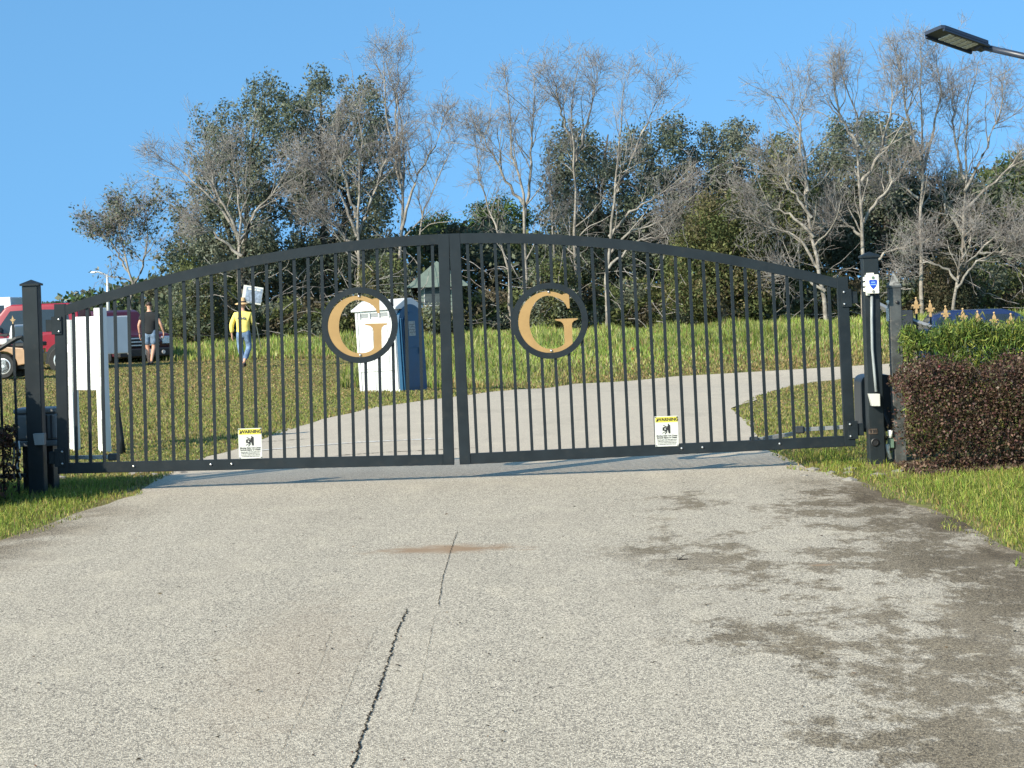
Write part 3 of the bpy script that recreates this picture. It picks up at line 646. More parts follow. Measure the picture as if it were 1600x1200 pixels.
hedge('purple_hedge', 'dark purple-leaved hedge cut by the left edge of the photo beside the gate post', -6.6, -4.08, 14.95, 15.9, lambda x, y: 0.62+0.70*np.clip((-4.26-x)/0.26, 0, 1), 75000, 0.038, 0.62, PURP, 0.2, 20, 9, 0.02)

# ------------------------------------------------------------------ white L-shaped notice board
b1, b2 = ground(116, 703), ground(164, 705)
ax = Vector((b2.x-b1.x, b2.y-b1.y, 0)); yaw = math.atan2(ax.y, ax.x); Ls = ax.length
t = thing('notice_board', 'blank white two-sided notice board on white posts behind the left gate leaf', 'sign', (b1.x, b1.y, b1.z), (0, 0, yaw))
sB = FPX/b1.y
def post_(x, y, h, nm='post'):
    o = box(nm, (0.115, 0.09, h), (x, y, h/2-0.03), M['white'], t, 0.004)
    z = 0.08
    while z < h-0.25: box('post_panel', (0.055, 0.006, 0.27), (0.0, -0.046, z+0.14-h/2+0.03), M['panelshade'], o, 0.004); z += 0.36
    return o
post_(0.0, 0.0, 1.46); post_(Ls, 0.0, 1.58)
box('panel', (Ls-0.12, 0.03, 0.80), (Ls/2, 0.0, 1.06), M['white'], t, 0.003)
box('side_panel', (0.03, 0.335, 0.41), (Ls-0.01, 0.235, 1.25), M['white'], t, 0.012, seg=2)
g0 = ground(190, 708)
tag(tubeobj('steel_stake', [(g0.x-0.02, g0.y, g0.z+1.0), (g0.x-0.03, g0.y, g0.z+0.5), (g0.x+0.0, g0.y, g0.z+0.15), (g0.x+0.012, g0.y, g0.z-0.02)], [0.022, 0.025, 0.032, 0.034], M['gate']), 'dark leaning stake in the grass right of the white notice board', 'stake')

# ------------------------------------------------------------------ portable toilet
b = ground(625, 612); sT = FPX/b.y; k_ = 148/sT/2.30
t = thing('portable_toilet', 'white and blue portable toilet leaning on the grass by the drive', 'portable toilet', (b.x, b.y, b.z-0.05), (0, R(-2.2), R(-29)))
t.scale = (k_, k_, k_)
TW, TD, TH = 1.16, 1.16, 2.02                    # local: -y white side wall, +x the blue door side
# corner of both faces sits at local (TW/2,-TD/2)
c0 = Matrix.Rotation(R(-29), 3, 'Z') @ Vector((TW/2, -TD/2, 0))*k_; t.location.x -= c0.x; t.location.y -= c0.y
wl = box('wall', (TW, TD, TH), (0, 0, TH/2+0.06), M['plastic_white'], t, 0.02, seg=2)
box('base', (TW+0.04, TD+0.04, 0.10), (0, 0, 0.05), M['plastic_white'], t, 0.01)
for sx in (-0.53, 0.53): box('corner_rib', (0.07, 0.03, TH-0.1), (sx, -TD/2-0.012, TH/2+0.05), M['plastic_white'], t, 0.01)
for sx, ww in ((-0.25, 0.34), (0.17, 0.36)): box('side_panel', (ww, 0.022, 1.0), (sx, -TD/2-0.009, 1.12), M['plastic_white'], t, 0.01)
for sx in (-0.25, 0.17): box('side_panel', (0.34, 0.022, 0.42), (sx, -TD/2-0.009, 0.32), M['plastic_white'], t, 0.012)
box('waist_rail', (TW-0.05, 0.03, 0.03), (0, -TD/2-0.013, 0.585), M['plastic_white'], t, 0.006)
for sx in (-0.42, -0.14, 0.14, 0.42): box('vent_bracket', (0.035, 0.045, 0.14), (sx, -TD/2-0.018, 1.94), M['plastic_white'], t, 0.006)
for sx in (-0.28, 0.0, 0.28): box('vent', (0.22, 0.012, 0.10), (sx, -TD/2-0.006, 1.95), M['grey_box'], t, 0.004)
z0 = TH+0.06; ov = 0.07
bm = bmesh.new()
prof = [(-TD/2-ov, z0-0.03), (-TD/2-ov, z0+0.02), (-0.14, z0+0.235), (0.14, z0+0.235), (TD/2+ov, z0+0.02), (TD/2+ov, z0-0.03)]
A = [bm.verts.new((-TW/2-ov, y, z)) for y, z in prof]; B = [bm.verts.new((TW/2+ov, y, z)) for y, z in prof]
bm.faces.new(A); bm.faces.new(B[::-1])
for i in range(6): bm.faces.new((A[i], B[i], B[(i+1) % 6], A[(i+1) % 6]))
bmesh.ops.recalc_face_normals(bm, faces=bm.faces); bmesh.ops.bevel(bm, geom=bm.edges[:], offset=0.012, segments=1, affect='EDGES')
rf = link('roof', bm_mesh('roof', bm), M['plastic_white'], t)
for sx in (-0.2, 0.25): box('roof_rib', (0.04, 0.44, 0.02), (sx, -0.42, z0+0.118), M['plastic_white'], rf, 0.006, (R(25), 0, 0))
arch = [(-0.56, 0.05)]+[(0.56*math.cos(R(a))*-1 if False else -0.56*math.cos(R(a)), 1.72+0.44*math.sin(R(a))) for a in np.linspace(0, 180, 15)]+[(0.56, 0.05)]
dfb = bmesh.new(); a_ = [dfb.verts.new((TW/2+0.0, y, z)) for y, z in arch]; b_ = [dfb.verts.new((TW/2+0.085, y, z)) for y, z in arch]
dfb.faces.new(a_); dfb.faces.new(b_[::-1])
for i in range(len(arch)): dfb.faces.new((a_[i], b_[i], b_[(i+1) % len(arch)], a_[(i+1) % len(arch)]))
bmesh.ops.recalc_face_normals(dfb, faces=dfb.faces); link('door_frame', bm_mesh('door_frame', dfb), M['toilet_blue'], t)
arch2 = [(-0.36, 0.12)]+[(-0.36*math.cos(R(a)), 1.66+0.30*math.sin(R(a))) for a in np.linspace(0, 180, 13)]+[(0.40, 0.12)]
dfb = bmesh.new(); a_ = [dfb.verts.new((TW/2+0.08, y, z)) for y, z in arch2]; b_ = [dfb.verts.new((TW/2+0.112, y, z)) for y, z in arch2]
dfb.faces.new(a_); dfb.faces.new(b_[::-1])
for i in range(len(arch2)): dfb.faces.new((a_[i], b_[i], b_[(i+1) % len(arch2)], a_[(i+1) % len(arch2)]))
bmesh.ops.recalc_face_normals(dfb, faces=dfb.faces); dr = link('door', bm_mesh('door', dfb), M['toilet_blue'], t)
for yy in (-0.50, -0.43): box('door_frame_rib', (0.05, 0.035, 1.75), (TW/2+0.10, yy, 0.95), M['toilet_blue'], t, 0.012, seg=2)
box('notice', (0.004, 0.30, 0.36), (TW/2+0.115, -0.02, 1.56), mat('notice_print', (0.30, 0.31, 0.28), 0.6, var=0.5, scale=26), dr, 0)
for zz in (1.66, 1.60, 1.53, 1.47): box('notice_line', (0.002, 0.24, 0.022), (TW/2+0.119, -0.02, zz), M['greyink'], dr, 0)
box('handle', (0.05, 0.09, 0.16), (TW/2+0.13, 0.30, 1.0), M['black'], dr, 0.015)
box('door_seam', (0.012, 0.5, 0.02), (TW/2+0.114, 0.0, 1.10), M['toilet_blue'], dr, 0.003)

# ------------------------------------------------------------------ vehicles
def wheel(root, x, y, r, side, wd=0.22, spokes=8):
    bm = bmesh.new(); lathe(bm, [(r*0.60, -wd/2), (r*0.93, -wd/2), (r, -wd*0.32), (r, wd*0.32), (r*0.93, wd/2), (r*0.60, wd/2)], 26, 'y')
    ty = link('wheel', bm_mesh('wheel', bm, False), M['rubber'], root, (x, y, r))
    bm = bmesh.new(); f = side*wd*0.42
    lathe(bm, [(r*0.64, side*wd*0.50), (r*0.56, side*wd*0.52), (r*0.53, side*wd*0.2), (r*0.1, side*wd*0.2)], 24, 'y')
    for k in range(spokes):
        a = 2*math.pi*k/spokes; bx(bm, (r*0.5, 0.025, r*0.16), (r*0.32*math.cos(a), f, r*0.32*math.sin(a)), 0.0, Matrix.Rotation(-a, 3, 'Y'))
    lathe(bm, [(r*0.14, f+side*0.02), (r*0.13, f-side*0.03)], 12, 'y')
    link('rim', bm_mesh('rim', bm), M['rim'], ty)
    return ty
def car(name, label, cat, loc, yaw, L, Wd, body, cab, wins, tumble, paint, wheels, wr, front=None, rear=None, sc=1.0):
    t = thing(name, label, cat, loc, (0, 0, yaw)); t.scale = (sc, sc, sc)
    hw = Wd/2
    bm = bmesh.new(); prism(bm, body, -hw, hw); bmesh.ops.recalc_face_normals(bm, faces=bm.faces)
    bmesh.ops.bevel(bm, geom=[e for e in bm.edges if len(e.link_faces) == 2 and e.calc_face_angle(0) > 0.35], offset=0.05, segments=3, affect='EDGES', profile=0.6)
    link('body', bm_mesh('body', bm), paint, t)
    zb = min(z for x, z in cab); ztp = max(z for x, z in cab)
    hy = lambda z: hw-0.05-tumble*(z-zb)/(ztp-zb)
    bm = bmesh.new(); a = [bm.verts.new((x, -hy(z), z)) for x, z in cab]; b = [bm.verts.new((x, hy(z), z)) for x, z in cab]
    bm.faces.new(a); bm.faces.new(b[::-1]); n = len(cab)
    for i in range(n): bm.faces.new((a[i], b[i], b[(i+1) % n], a[(i+1) % n]))
    bmesh.ops.recalc_face_normals(bm, faces=bm.faces)
    bmesh.ops.bevel(bm, geom=bm.edges[:], offset=0.045, segments=3, affect='EDGES', profile=0.6)
    link('cab', bm_mesh('cab', bm, True), paint, t)
    for poly in wins:
        for s in (-1, 1):
            bm = bmesh.new(); vs = [bm.verts.new((x, s*(hy(z)+0.006), z)) for x, z in poly]; vi = [bm.verts.new((x, s*(hy(z)-0.02), z)) for x, z in poly]
            bm.faces.new(vs); m_ = len(poly)
            for i in range(m_): bm.faces.new((vs[i], vi[i], vi[(i+1) % m_], vs[(i+1) % m_]))
            bmesh.ops.recalc_face_normals(bm, faces=bm.faces); link('window', bm_mesh('window', bm), M['glass'], t)
    for quad, nm in ((front, 'windshield'), (rear, 'rear_window')):
        if quad:
            (x0, q0), (x1, q1) = quad; bm = bmesh.new(); d = 0.012 if nm == 'windshield' else -0.012
            vs = [bm.verts.new((x0+d, -hy(q0)+0.09, q0)), bm.verts.new((x0+d, hy(q0)-0.09, q0)), bm.verts.new((x1+d, hy(q1)-0.10, q1)), bm.verts.new((x1+d, -hy(q1)+0.10, q1))]
            r = bmesh.ops.extrude_face_region(bm, geom=[bm.faces.new(vs)])
            for v in r['geom']:
                if isinstance(v, bmesh.types.BMVert): v.co.x -= d*2
            bmesh.ops.recalc_face_normals(bm, faces=bm.faces); link(nm, bm_mesh(nm, bm), M['skyglass'], t)
    for wx in wheels:
        for s in (-1, 1):
            arc = [(wx+(wr+0.09)*math.cos(R(a)), wr+(wr+0.09)*math.sin(R(a))) for a in np.linspace(-10, 190, 14)]
            prismobj('wheel_arch', arc, s*(hw+0.004)-0.03, s*(hw+0.004)+0.03-0.03, M['black'], t)
            wheel(t, wx, s*(hw-0.06), wr, s)
    return t
# red pickup at the left, side on, its nose off the left edge
g = ground(75, 588); sc = 1.0; Dr = 52.0
g = at(72, 586, Dr); zr = float(H(g.x, Dr))
kx = lambda px: (at(px, 520, Dr).x)
t = car('parked_car', 'bright red sport utility car parked side on behind the left gate post', 'car', (kx(62), Dr, g.z), math.pi, 5.4, 1.9,
        [(2.6, 0.45), (2.65, 0.75), (2.5, 1.02), (1.25, 1.16), (-1.42, 1.16), (-1.50, 0.6), (-1.42, 0.42)],
        [(1.35, 1.10), (0.72, 1.86), (0.55, 1.93), (-0.98, 1.93), (-1.22, 1.80), (-1.30, 1.10)],
        [[(0.98, 1.18), (0.58, 1.76), (-0.02, 1.78), (-0.02, 1.18)], [(-0.14, 1.18), (-0.14, 1.78), (-0.95, 1.76), (-1.05, 1.18)]], 0.16, M['red'], (1.65, -0.85), 0.41,
        ((1.22, 1.20), (0.76, 1.80)), ((-1.27, 1.22), (-1.21, 1.72)))
for s in (-1, 1): box('tail_light', (0.04, 0.10, 0.26), (-1.50, s*0.86, 0.95), M['taillight'], t, 0.01)
box('bumper', (0.16, 1.8, 0.16), (-1.53, 0, 0.52), M['black'], t, 0.02); box('bumper', (0.16, 1.8, 0.20), (2.68, 0, 0.58), M['black'], t, 0.02)
for s in (-1, 1):
    mi = box('side_mirror', (0.10, 0.18, 0.2), (0.85, s*1.04, 1.28), M['chrome'], t, 0.03); box('door_handle', (0.16, 0.03, 0.04), (0.05, s*0.965, 1.06), M['chrome'], t, 0.01)
    box('side_molding', (1.6, 0.02, 0.06), (0.4, s*0.955, 0.62), M['black'], t, 0.008)
# white van behind it
Dv = 60.0; gx = at(6, 560, Dv)
t = car('van', 'white van with dark windows cut by the left edge of the photo', 'van', (at(-90, 560, Dv).x, Dv, 2.06-2.15), math.pi, 5.2, 2.0,
        [(2.55, 0.40), (2.6, 0.85), (2.3, 1.15), (-2.5, 1.2), (-2.55, 0.4)], [(2.0, 1.12), (1.35, 2.05), (1.1, 2.15), (-2.4, 2.15), (-2.5, 1.12)],
        [[(1.65, 1.25), (1.2, 1.9), (0.3, 1.9), (0.3, 1.25)], [(0.15, 1.25), (0.15, 1.9), (-1.0, 1.9), (-1.0, 1.25)], [(-1.15, 1.25), (-1.15, 1.9), (-2.2, 1.9), (-2.25, 1.25)]],
        0.14, M['vanwhite'], (1.7, -1.6), 0.36, ((1.9, 1.25), (1.38, 1.98)), None)
# maroon pickup facing the camera's right, behind the man in black
Dm = 56.0; gx = at(214, 578, Dm)
t = car('pickup_truck', 'dark maroon pickup truck with chrome grille parked behind the man in black', 'truck', (at(157, 578, Dm).x, Dm+1.6, gx.z), R(-52), 4.6, 1.8,
        [(2.1, 0.40), (2.18, 0.82), (2.02, 1.03), (0.95, 1.16), (-2.2, 1.12), (-2.25, 0.5), (-2.1, 0.4)],
        [(1.05, 1.08), (0.45, 1.70), (0.25, 1.76), (-0.75, 1.76), (-0.95, 1.66), (-1.05, 1.08)],
        [[(0.72, 1.16), (0.32, 1.62), (-0.1, 1.63), (-0.1, 1.16)], [(-0.2, 1.16), (-0.2, 1.63), (-0.72, 1.61), (-0.8, 1.16)]], 0.15, M['maroon'], (1.4, -1.5), 0.38,
        ((0.95, 1.16), (0.48, 1.64)), ((-1.02, 1.18), (-0.96, 1.58)))
gr_ = box('grille', (0.06, 0.95, 0.30), (2.17, 0, 0.82), M['black'], t, 0.02)
for zz in (0.72, 0.82, 0.92): box('grille_bar', (0.02, 0.9, 0.035), (0.035, 0, zz-0.82), M['chrome'], gr_, 0.004)
for s in (-1, 1):
    box('headlight', (0.10, 0.32, 0.24), (2.14, s*0.70, 0.84), M['chrome'], t, 0.03); box('side_mirror', (0.10, 0.2, 0.16), (0.75, s*0.98, 1.2), M['maroon'], t, 0.03)
    bm = bmesh.new(); lathe(bm, [(0.06, 0), (0.055, 0.03)], 12, 'x'); link('fog_light', bm_mesh('fog_light', bm), M['galv'], t, (2.26, s*0.55, 0.50))
box('bumper', (0.18, 1.75, 0.26), (2.18, 0, 0.50), M['black'], t, 0.04); box('number_plate', (0.02, 0.3, 0.15), (2.28, 0, 0.52), M['sign_white'], t, 0.004)
# blue car behind the green hedge
Db = 47.0; z0_ = at(1505, 484, Db).z
t = car('car', 'dark blue car whose roof shows above the green hedge', 'car', (at(1562, 484, Db).x, Db, float(H(at(1508, 484, Db).x, Db))), R(-6), 4.3, 1.8,
        [(2.05, 0.30), (2.1, 0.66), (1.85, 0.90), (0.95, 1.02), (-2.0, 1.02), (-2.1, 0.5), (-2.0, 0.3)],
        [(0.95, 0.96), (0.28, 1.46), (0.0, 1.55), (-1.25, 1.55), (-1.68, 1.44), (-2.02, 0.96)],
        [[(0.70, 1.06), (0.20, 1.42), (-0.45, 1.44), (-0.45, 1.06)], [(-0.55, 1.06), (-0.55, 1.44), (-1.15, 1.43), (-1.15, 1.06)], [(-1.25, 1.06), (-1.25, 1.42), (-1.58, 1.38), (-1.75, 1.06)]], 0.17, M['blue'], (1.35, -1.3), 0.31,
        ((0.86, 1.04), (0.34, 1.43)), ((-1.95, 1.06), (-1.72, 1.38)), 1.0)
t.location.z = z0_-1.55
for s in (-1, 1): box('headlight', (0.10, 0.30, 0.14), (2.05, s*0.66, 0.68), M['chrome'], t, 0.03); box('tail_light', (0.08, 0.28, 0.14), (-2.06, s*0.68, 0.75), M['taillight'], t, 0.02); box('side_mirror', (0.1, 0.2, 0.13), (0.75, s*0.95, 1.02), M['blue'], t, 0.03)
# golf cart
Dg = 45.5; g = at(20, 590, Dg)
t = thing('golf_cart', 'tan golf cart with white seat in front of the bright red car', 'golf cart', (g.x, Dg, g.z), (0, 0, R(172)))
fa = lambda wx: [(wx+0.36*math.cos(R(a)), 0.28+0.36*math.sin(R(a))) for a in np.linspace(180, 0, 11)]
prismobj('body', [(-0.62, 0.34), (-0.66, 0.55), (-0.50, 0.70), (0.30, 0.78), (0.48, 0.66), (0.50, 0.34)]+[(0.36, 0.30)]+[(0.36*math.cos(R(a)), 0.28+0.36*math.sin(R(a))) for a in np.linspace(5, 175, 11)]+[(-0.36, 0.30)], -0.55, 0.55, M['tan'], t, None, 0.02)
prismobj('front_cowl', [(1.35, 0.30), (2.15, 0.32), (2.2, 0.60), (1.75, 0.92), (1.42, 1.0), (1.35, 0.8)], -0.52, 0.52, M['tan'], t, None, 0.03)
box('floor', (1.1, 1.0, 0.06), (0.95, 0, 0.33), M['black'], t, 0.01)
box('chassis', (2.6, 0.7, 0.12), (0.8, 0, 0.26), M['black'], t, 0.01)
box('seat', (0.52, 1.02, 0.14), (0.16, 0, 0.86), M['plastic_white'], t, 0.04, seg=2); box('seat_back', (0.12, 1.02, 0.34), (-0.22, 0, 1.08), M['plastic_white'], t, 0.04, (0, R(-12), 0), 2)
box('armrest', (0.5, 0.05, 0.06), (0.1, -0.53, 1.02), M['black'], t, 0.015); box('armrest', (0.5, 0.05, 0.06), (0.1, 0.53, 1.02), M['black'], t, 0.015)
box('bag_well', (0.4, 1.0, 0.10), (-0.48, 0, 0.78), M['black'], t, 0.02)
bm = bmesh.new(); ring = [(0.19*math.cos(a), 0.19*math.sin(a), 0) for a in np.linspace(0, 2*math.pi, 17)]; tube(bm, ring, 0.018, 6, False)
sw = link('steering_wheel', bm_mesh('steering_wheel', bm), M['black'], t, (1.02, 0.22, 1.12), (0, R(-50), 0)); tubeobj('column', [(0, 0, 0), (0.02, 0, -0.45)], 0.025, M['black'], sw, 6)
for wx in (0.0, 1.75):
    for s in (-1, 1): wheel(t, wx, s*0.46, 0.29, s, 0.20, 8)
box('tail_light', (0.04, 0.08, 0.10), (-0.65, -0.42, 0.62), M['amber'], t, 0.01); box('tail_light', (0.04, 0.08, 0.10), (-0.65, 0.42, 0.62), M['amber'], t, 0.01)

# ------------------------------------------------------------------ people
def skin(name, chain, m, parent, sub=2, root=0):
    # chain: list of branches, each a list of (x,y,z,r); branches after the first start at an index of an existing vertex
    V = []; E = []; RR = []
    for start, pts in chain:
        prev = start
        for x, y, z, r in pts:
            V.append((x, y, z)); RR.append(r if hasattr(r, '__len__') else (r, r)); i = len(V)-1
            if prev is not None: E.append((prev, i))
            prev = i
    me = bpy.data.meshes.new(name); me.from_pydata(V, E, [])
    o = link(name, me, m, parent); me.materials.append(m) if not me.materials else None
    md = o.modifiers.new('skin', 'SKIN'); md.use_smooth_shade = True; md.use_x_symmetry = False
    for i, r in enumerate(RR): me.skin_vertices[0].data[i].radius = r
    me.skin_vertices[0].data[root].use_root = True
    s = o.modifiers.new('sub', 'SUBSURF'); s.levels = sub; s.render_levels = sub
    return o
def hand(ch, wi, wx, wy, wz, s, base_dir=(0, 0, -1), curl=0.35):
    # palm then five separate fingers hanging down, slightly curled (the man faces +y)
    n = sum(len(p) for _, p in ch)
    ch.append((wi, [(wx, wy+0.01, wz-0.05, (0.020, 0.034)), (wx, wy+0.015, wz-0.085, (0.018, 0.038))])); palm = n+1
    for k, (dy, ln) in enumerate(((-0.030, 0.062), (-0.010, 0.078), (0.010, 0.084), (0.030, 0.074))):
        ch.append((palm, [(wx-s*0.004, wy+0.015+dy, wz-0.105, 0.0095), (wx-s*0.014, wy+0.018+dy, wz-0.105-ln*0.5, 0.0088), (wx-s*0.034, wy+0.020+dy, wz-0.105-ln*0.85, 0.0075)]))
    ch.append((n, [(wx-s*0.01, wy+0.045, wz-0.07, 0.0115), (wx-s*0.018, wy+0.062, wz-0.105, 0.0095), (wx-s*0.024, wy+0.066, wz-0.128, 0.0085)]))
def person(label, loc, yaw, kscale, hip, legs, arms, shirt_m, pants_m, shorts, sleeve, hat):
    t = thing('person', label, 'person', loc, (0, 0, yaw)); t.scale = (kscale,)*3
    hz = hip
    # body: pelvis, spine, neck, head
    ch = [(None, [(0, 0, hz, (0.145, 0.10)), (0, 0.01, hz+0.18, (0.135, 0.095)), (0, 0.01, hz+0.38, (0.17, 0.105)), (0, 0.0, hz+0.50, (0.10, 0.08)), (0, 0.01, hz+0.565, (0.052, 0.055)), (0, 0.02, hz+0.63, (0.062, 0.07)), (0, 0.028, hz+0.71, (0.076, 0.092)), (0, 0.028, hz+0.785, (0.062, 0.075))])]
    idx = 8
    for s, (kn, an, toe) in zip((-1, 1), legs):
        ch.append((0, [(s*0.095, 0, hz-0.09, 0.092), (*kn, 0.058), (kn[0]*0.55+an[0]*0.45, kn[1]*0.55+an[1]*0.45-0.015, kn[2]*0.55+an[2]*0.45, 0.056), (*an, 0.036), (*toe, (0.036, 0.028))])); idx += 5
    for s, (el, wr) in zip((-1, 1), arms):
        sidx = idx
        ch.append((2, [(s*0.185, 0.0, hz+0.435, 0.058), (*el, 0.042), (wr[0]*0.7+el[0]*0.3, wr[1]*0.7+el[1]*0.3, wr[2]*0.7+el[2]*0.3, 0.036), (*wr, 0.026)])); idx += 4
        hand(ch, idx-1, *wr, s); idx += 2+12+3
    body = skin('body', ch, M['skin'], t, 2)
    # face: nose, eyes, mouth line, ears (turned away from the camera)
    fz = hz+0.70
    box('nose', (0.026, 0.04, 0.045), (0, 0.125, fz-0.01), M['skin'], t, 0.009)
    for s in (-1, 1):
        box('eye', (0.026, 0.012, 0.013), (s*0.032, 0.113, fz+0.022), M['ink'], t, 0.003); box('ear', (0.018, 0.038, 0.06), (s*0.080, 0.022, fz), M['skin'], t, 0.008)
    box('mouth', (0.05, 0.012, 0.010), (0, 0.112, fz-0.055), M['taillight'], t, 0.003)
    # shirt
    sh = [(None, [(0, 0.0, hz-0.13 if shorts else hz-0.06, (0.20, 0.155)), (0, 0.005, hz+0.02, (0.195, 0.150)), (0, 0.01, hz+0.18, (0.182, 0.140)), (0, 0.01, hz+0.38, (0.200, 0.130)), (0, 0.0, hz+0.50, (0.125, 0.095)), (0, 0.005, hz+0.54, (0.075, 0.07))])]
    n = 6
    for s, (el, wr) in zip((-1, 1), arms):
        pts = [(s*0.195, 0.0, hz+0.435, 0.078)]
        if sleeve == 'short': pts += [(s*0.195*0.45+el[0]*0.55, el[1]*0.55, (hz+0.435)*0.45+el[2]*0.55, 0.070)]
        else: pts += [(*el, 0.066), (wr[0]*0.85+el[0]*0.15, wr[1]*0.85+el[1]*0.15, wr[2]*0.85+el[2]*0.15, 0.052)]
        sh.append((3, pts)); n += len(pts)
    st = skin('shirt', sh, shirt_m, t, 2)
    pn = [(None, [(0, 0.0, hz+0.14, (0.165, 0.122)), (0, 0, hz+0.0, (0.185, 0.140))])]
    for s, (kn, an, toe) in zip((-1, 1), legs):
        if shorts: pts = [(s*0.098, 0, hz-0.10, 0.118), (s*0.098*0.1+kn[0]*0.9, kn[1]*0.9, hz*0.1+kn[2]*0.9-0.0, 0.098)]
        else: pts = [(s*0.098, 0, hz-0.10, 0.110), (*kn, 0.080), (kn[0]*0.1+an[0]*0.9, kn[1]*0.1+an[1]*0.9, kn[2]*0.1+an[2]*0.9, 0.070)]
        pn.append((1, pts))
    skin('shorts' if shorts else 'jeans', pn, pants_m, t, 2)
    for s, (kn, an, toe) in zip((-1, 1), legs):
        skin('shoe', [(None, [(an[0], an[1]-0.03, an[2]-0.035, (0.048, 0.045)), (an[0]*0.5+toe[0]*0.5, an[1]*0.5+toe[1]*0.5, (an[2]-0.03)*0.5+toe[2]*0.5, (0.048, 0.040)), (*toe, (0.042, 0.028))])], M['shoe'], t, 2)
    hr = [(None, [(0, 0.0, hz+0.665, (0.072, 0.07)), (0, 0.012, hz+0.735, (0.088, 0.094)), (0, 0.02, hz+0.800, (0.070, 0.080))])]
    skin('hair', hr, M['hair'], t, 2)
    if hat:
        bm = bmesh.new(); lathe(bm, [(0.075, 0.135), (0.082, 0.12), (0.098, 0.03), (0.105, 0.012), (0.20, -0.022), (0.195, -0.032), (0.10, -0.006)], 28, 'z')
        ht = link('straw_hat', bm_mesh('straw_hat', bm, True), M['straw'], t, (0, 0.02, hz+0.742), (R(4), 0, 0))
        bm = bmesh.new(); lathe(bm, [(0.101, 0.052), (0.1065, 0.018)], 28, 'z'); link('hat_band', bm_mesh('hat_band', bm, True), M['shoe'], ht)
    return t
g = ground(236, 571); gd = g.y; sc = (571-471)*gd/FPX/1.735
pb = person('person in a black T-shirt and denim shorts walking away beside the maroon truck', (g.x, gd, g.z), R(2), sc, 0.93,
    [((-0.085, 0.05, 0.50), (-0.06, 0.02, 0.085), (-0.06, 0.15, 0.035)), ((0.09, 0.02, 0.50), (0.045, -0.20, 0.14), (0.05, -0.10, 0.045))],
    [((-0.29, -0.03, 1.10), (-0.285, 0.04, 0.86)), ((0.30, -0.02, 1.12), (0.36, 0.06, 0.90))], M['blackshirt'], M['denim'], True, 'short', False)
box('wristband', (0.062, 0.062, 0.03), (-0.285, 0.04, 0.875), M['black'], pb, 0.008)
g = ground(382, 574); gd = g.y; sc = (574-466)*gd/FPX/1.80
py_ = person('person in yellow shirt, straw hat and jeans walking away with a sign', (g.x, gd, g.z), R(-4), sc, 0.94,
    [((-0.10, 0.02, 0.50), (-0.02, 0.06, 0.085), (-0.02, 0.19, 0.035)), ((0.13, 0.06, 0.52), (0.04, -0.22, 0.16), (0.05, -0.12, 0.05))],
    [((-0.30, -0.04, 1.12), (-0.31, 0.04, 0.86)), ((0.29, 0.05, 1.10), (0.24, 0.24, 1.16))], M['yellow'], M['jeans'], False, 'long', True)
box('shirt_print', (0.20, 0.008, 0.035), (-0.015, -0.146, 1.285), M['greyink'], py_, 0.002)
prismobj('shirt_print', [(0.03, 1.255), (0.10, 1.255), (0.065, 1.345)], -0.150, -0.142, M['greyink'], py_)
dS = gd+0.25; b0 = at(374+3, 449, dS); c_ = at(395, 462, dS)
t = thing('placard', 'white-edged grey placard on a wooden stake held by the person in yellow', 'sign', tuple(at(408, 560, dS)))
pts4 = [at(378, 447.5, dS), at(405, 447.5, dS), at(411, 474, dS), at(383, 474.5, dS)]
cen = sum(pts4, Vector())/4; L0 = Vector(t.location); rl = R(11)
box('panel', (0.52, 0.02, 0.46), cen-L0, M['sign_white'], t, 0.003, (0, rl, 0))
pn_ = box('panel_face', (0.42, 0.006, 0.38), cen-L0+Vector((0.035, -0.0125, -0.005)), mat('placard_print', (0.19, 0.235, 0.31), 0.5, var=0.35, scale=14), t, 0, (0, rl, 0))
for k, (dx, ww) in enumerate(((-0.12, 0.09), (0.0, 0.07), (0.11, 0.10))): box('print_mark', (ww, 0.004, 0.045), (dx, -0.004, 0.145), M['sign_white'], pn_, 0)
tubeobj('stake', [at(392, 476, dS-0.02)-L0, at(401, 512, dS-0.03)-L0, at(408, 545, dS-0.05)-L0], 0.016, M['stick'], t, 6)

# ------------------------------------------------------------------ street lamps
dl = 16.0
c4 = [at(1441, 53, dl), at(1479, 42, dl), at(1559, 64, dl), at(1540, 77, dl)]
t = thing('street_lamp', 'black LED street lamp head on an arm at the top right corner', 'street lamp', (5.35, 16.1, float(H(5.35, 16.1))))
L0 = Vector(t.location)
Lv = Vector((0.50, 0.35, -0.118)); Wv = Vector((0.19, -0.25, 0.062)); lx = Lv.normalized(); wy = (Wv-lx*Wv.dot(lx)).normalized(); up = lx.cross(wy)
if up.z < 0: wy = -wy; up = -up
cen = at(1496, 60, dl); Rm = Matrix((lx, wy, up)).transposed()
Lh, Wh = 0.60, 0.215
hd = bmesh.new()
out = [(-Lh/2, -Wh*0.42), (-Lh/2+0.03, -Wh/2), (Lh/2-0.04, -Wh/2), (Lh/2, -Wh*0.28), (Lh/2, Wh*0.28), (Lh/2-0.04, Wh/2), (-Lh/2+0.03, Wh/2), (-Lh/2, Wh*0.42)]
a = [hd.verts.new((x, y, -0.018)) for x, y in out]; b = [hd.verts.new((x, y, 0.012)) for x, y in out]; c = [hd.verts.new((x*0.8+0.03, y*0.7, 0.030)) for x, y in out]
for P_, Q_ in ((a, b), (b, c)):
    for i in range(8): hd.faces.new((P_[i], P_[(i+1) % 8], Q_[(i+1) % 8], Q_[i]))
hd.faces.new(a[::-1]); hd.faces.new(c); bmesh.ops.recalc_face_normals(hd, faces=hd.faces)
head = link('lamp_head', bm_mesh('lamp_head', hd), M['lamp'], t, cen-L0, Rm.to_euler())
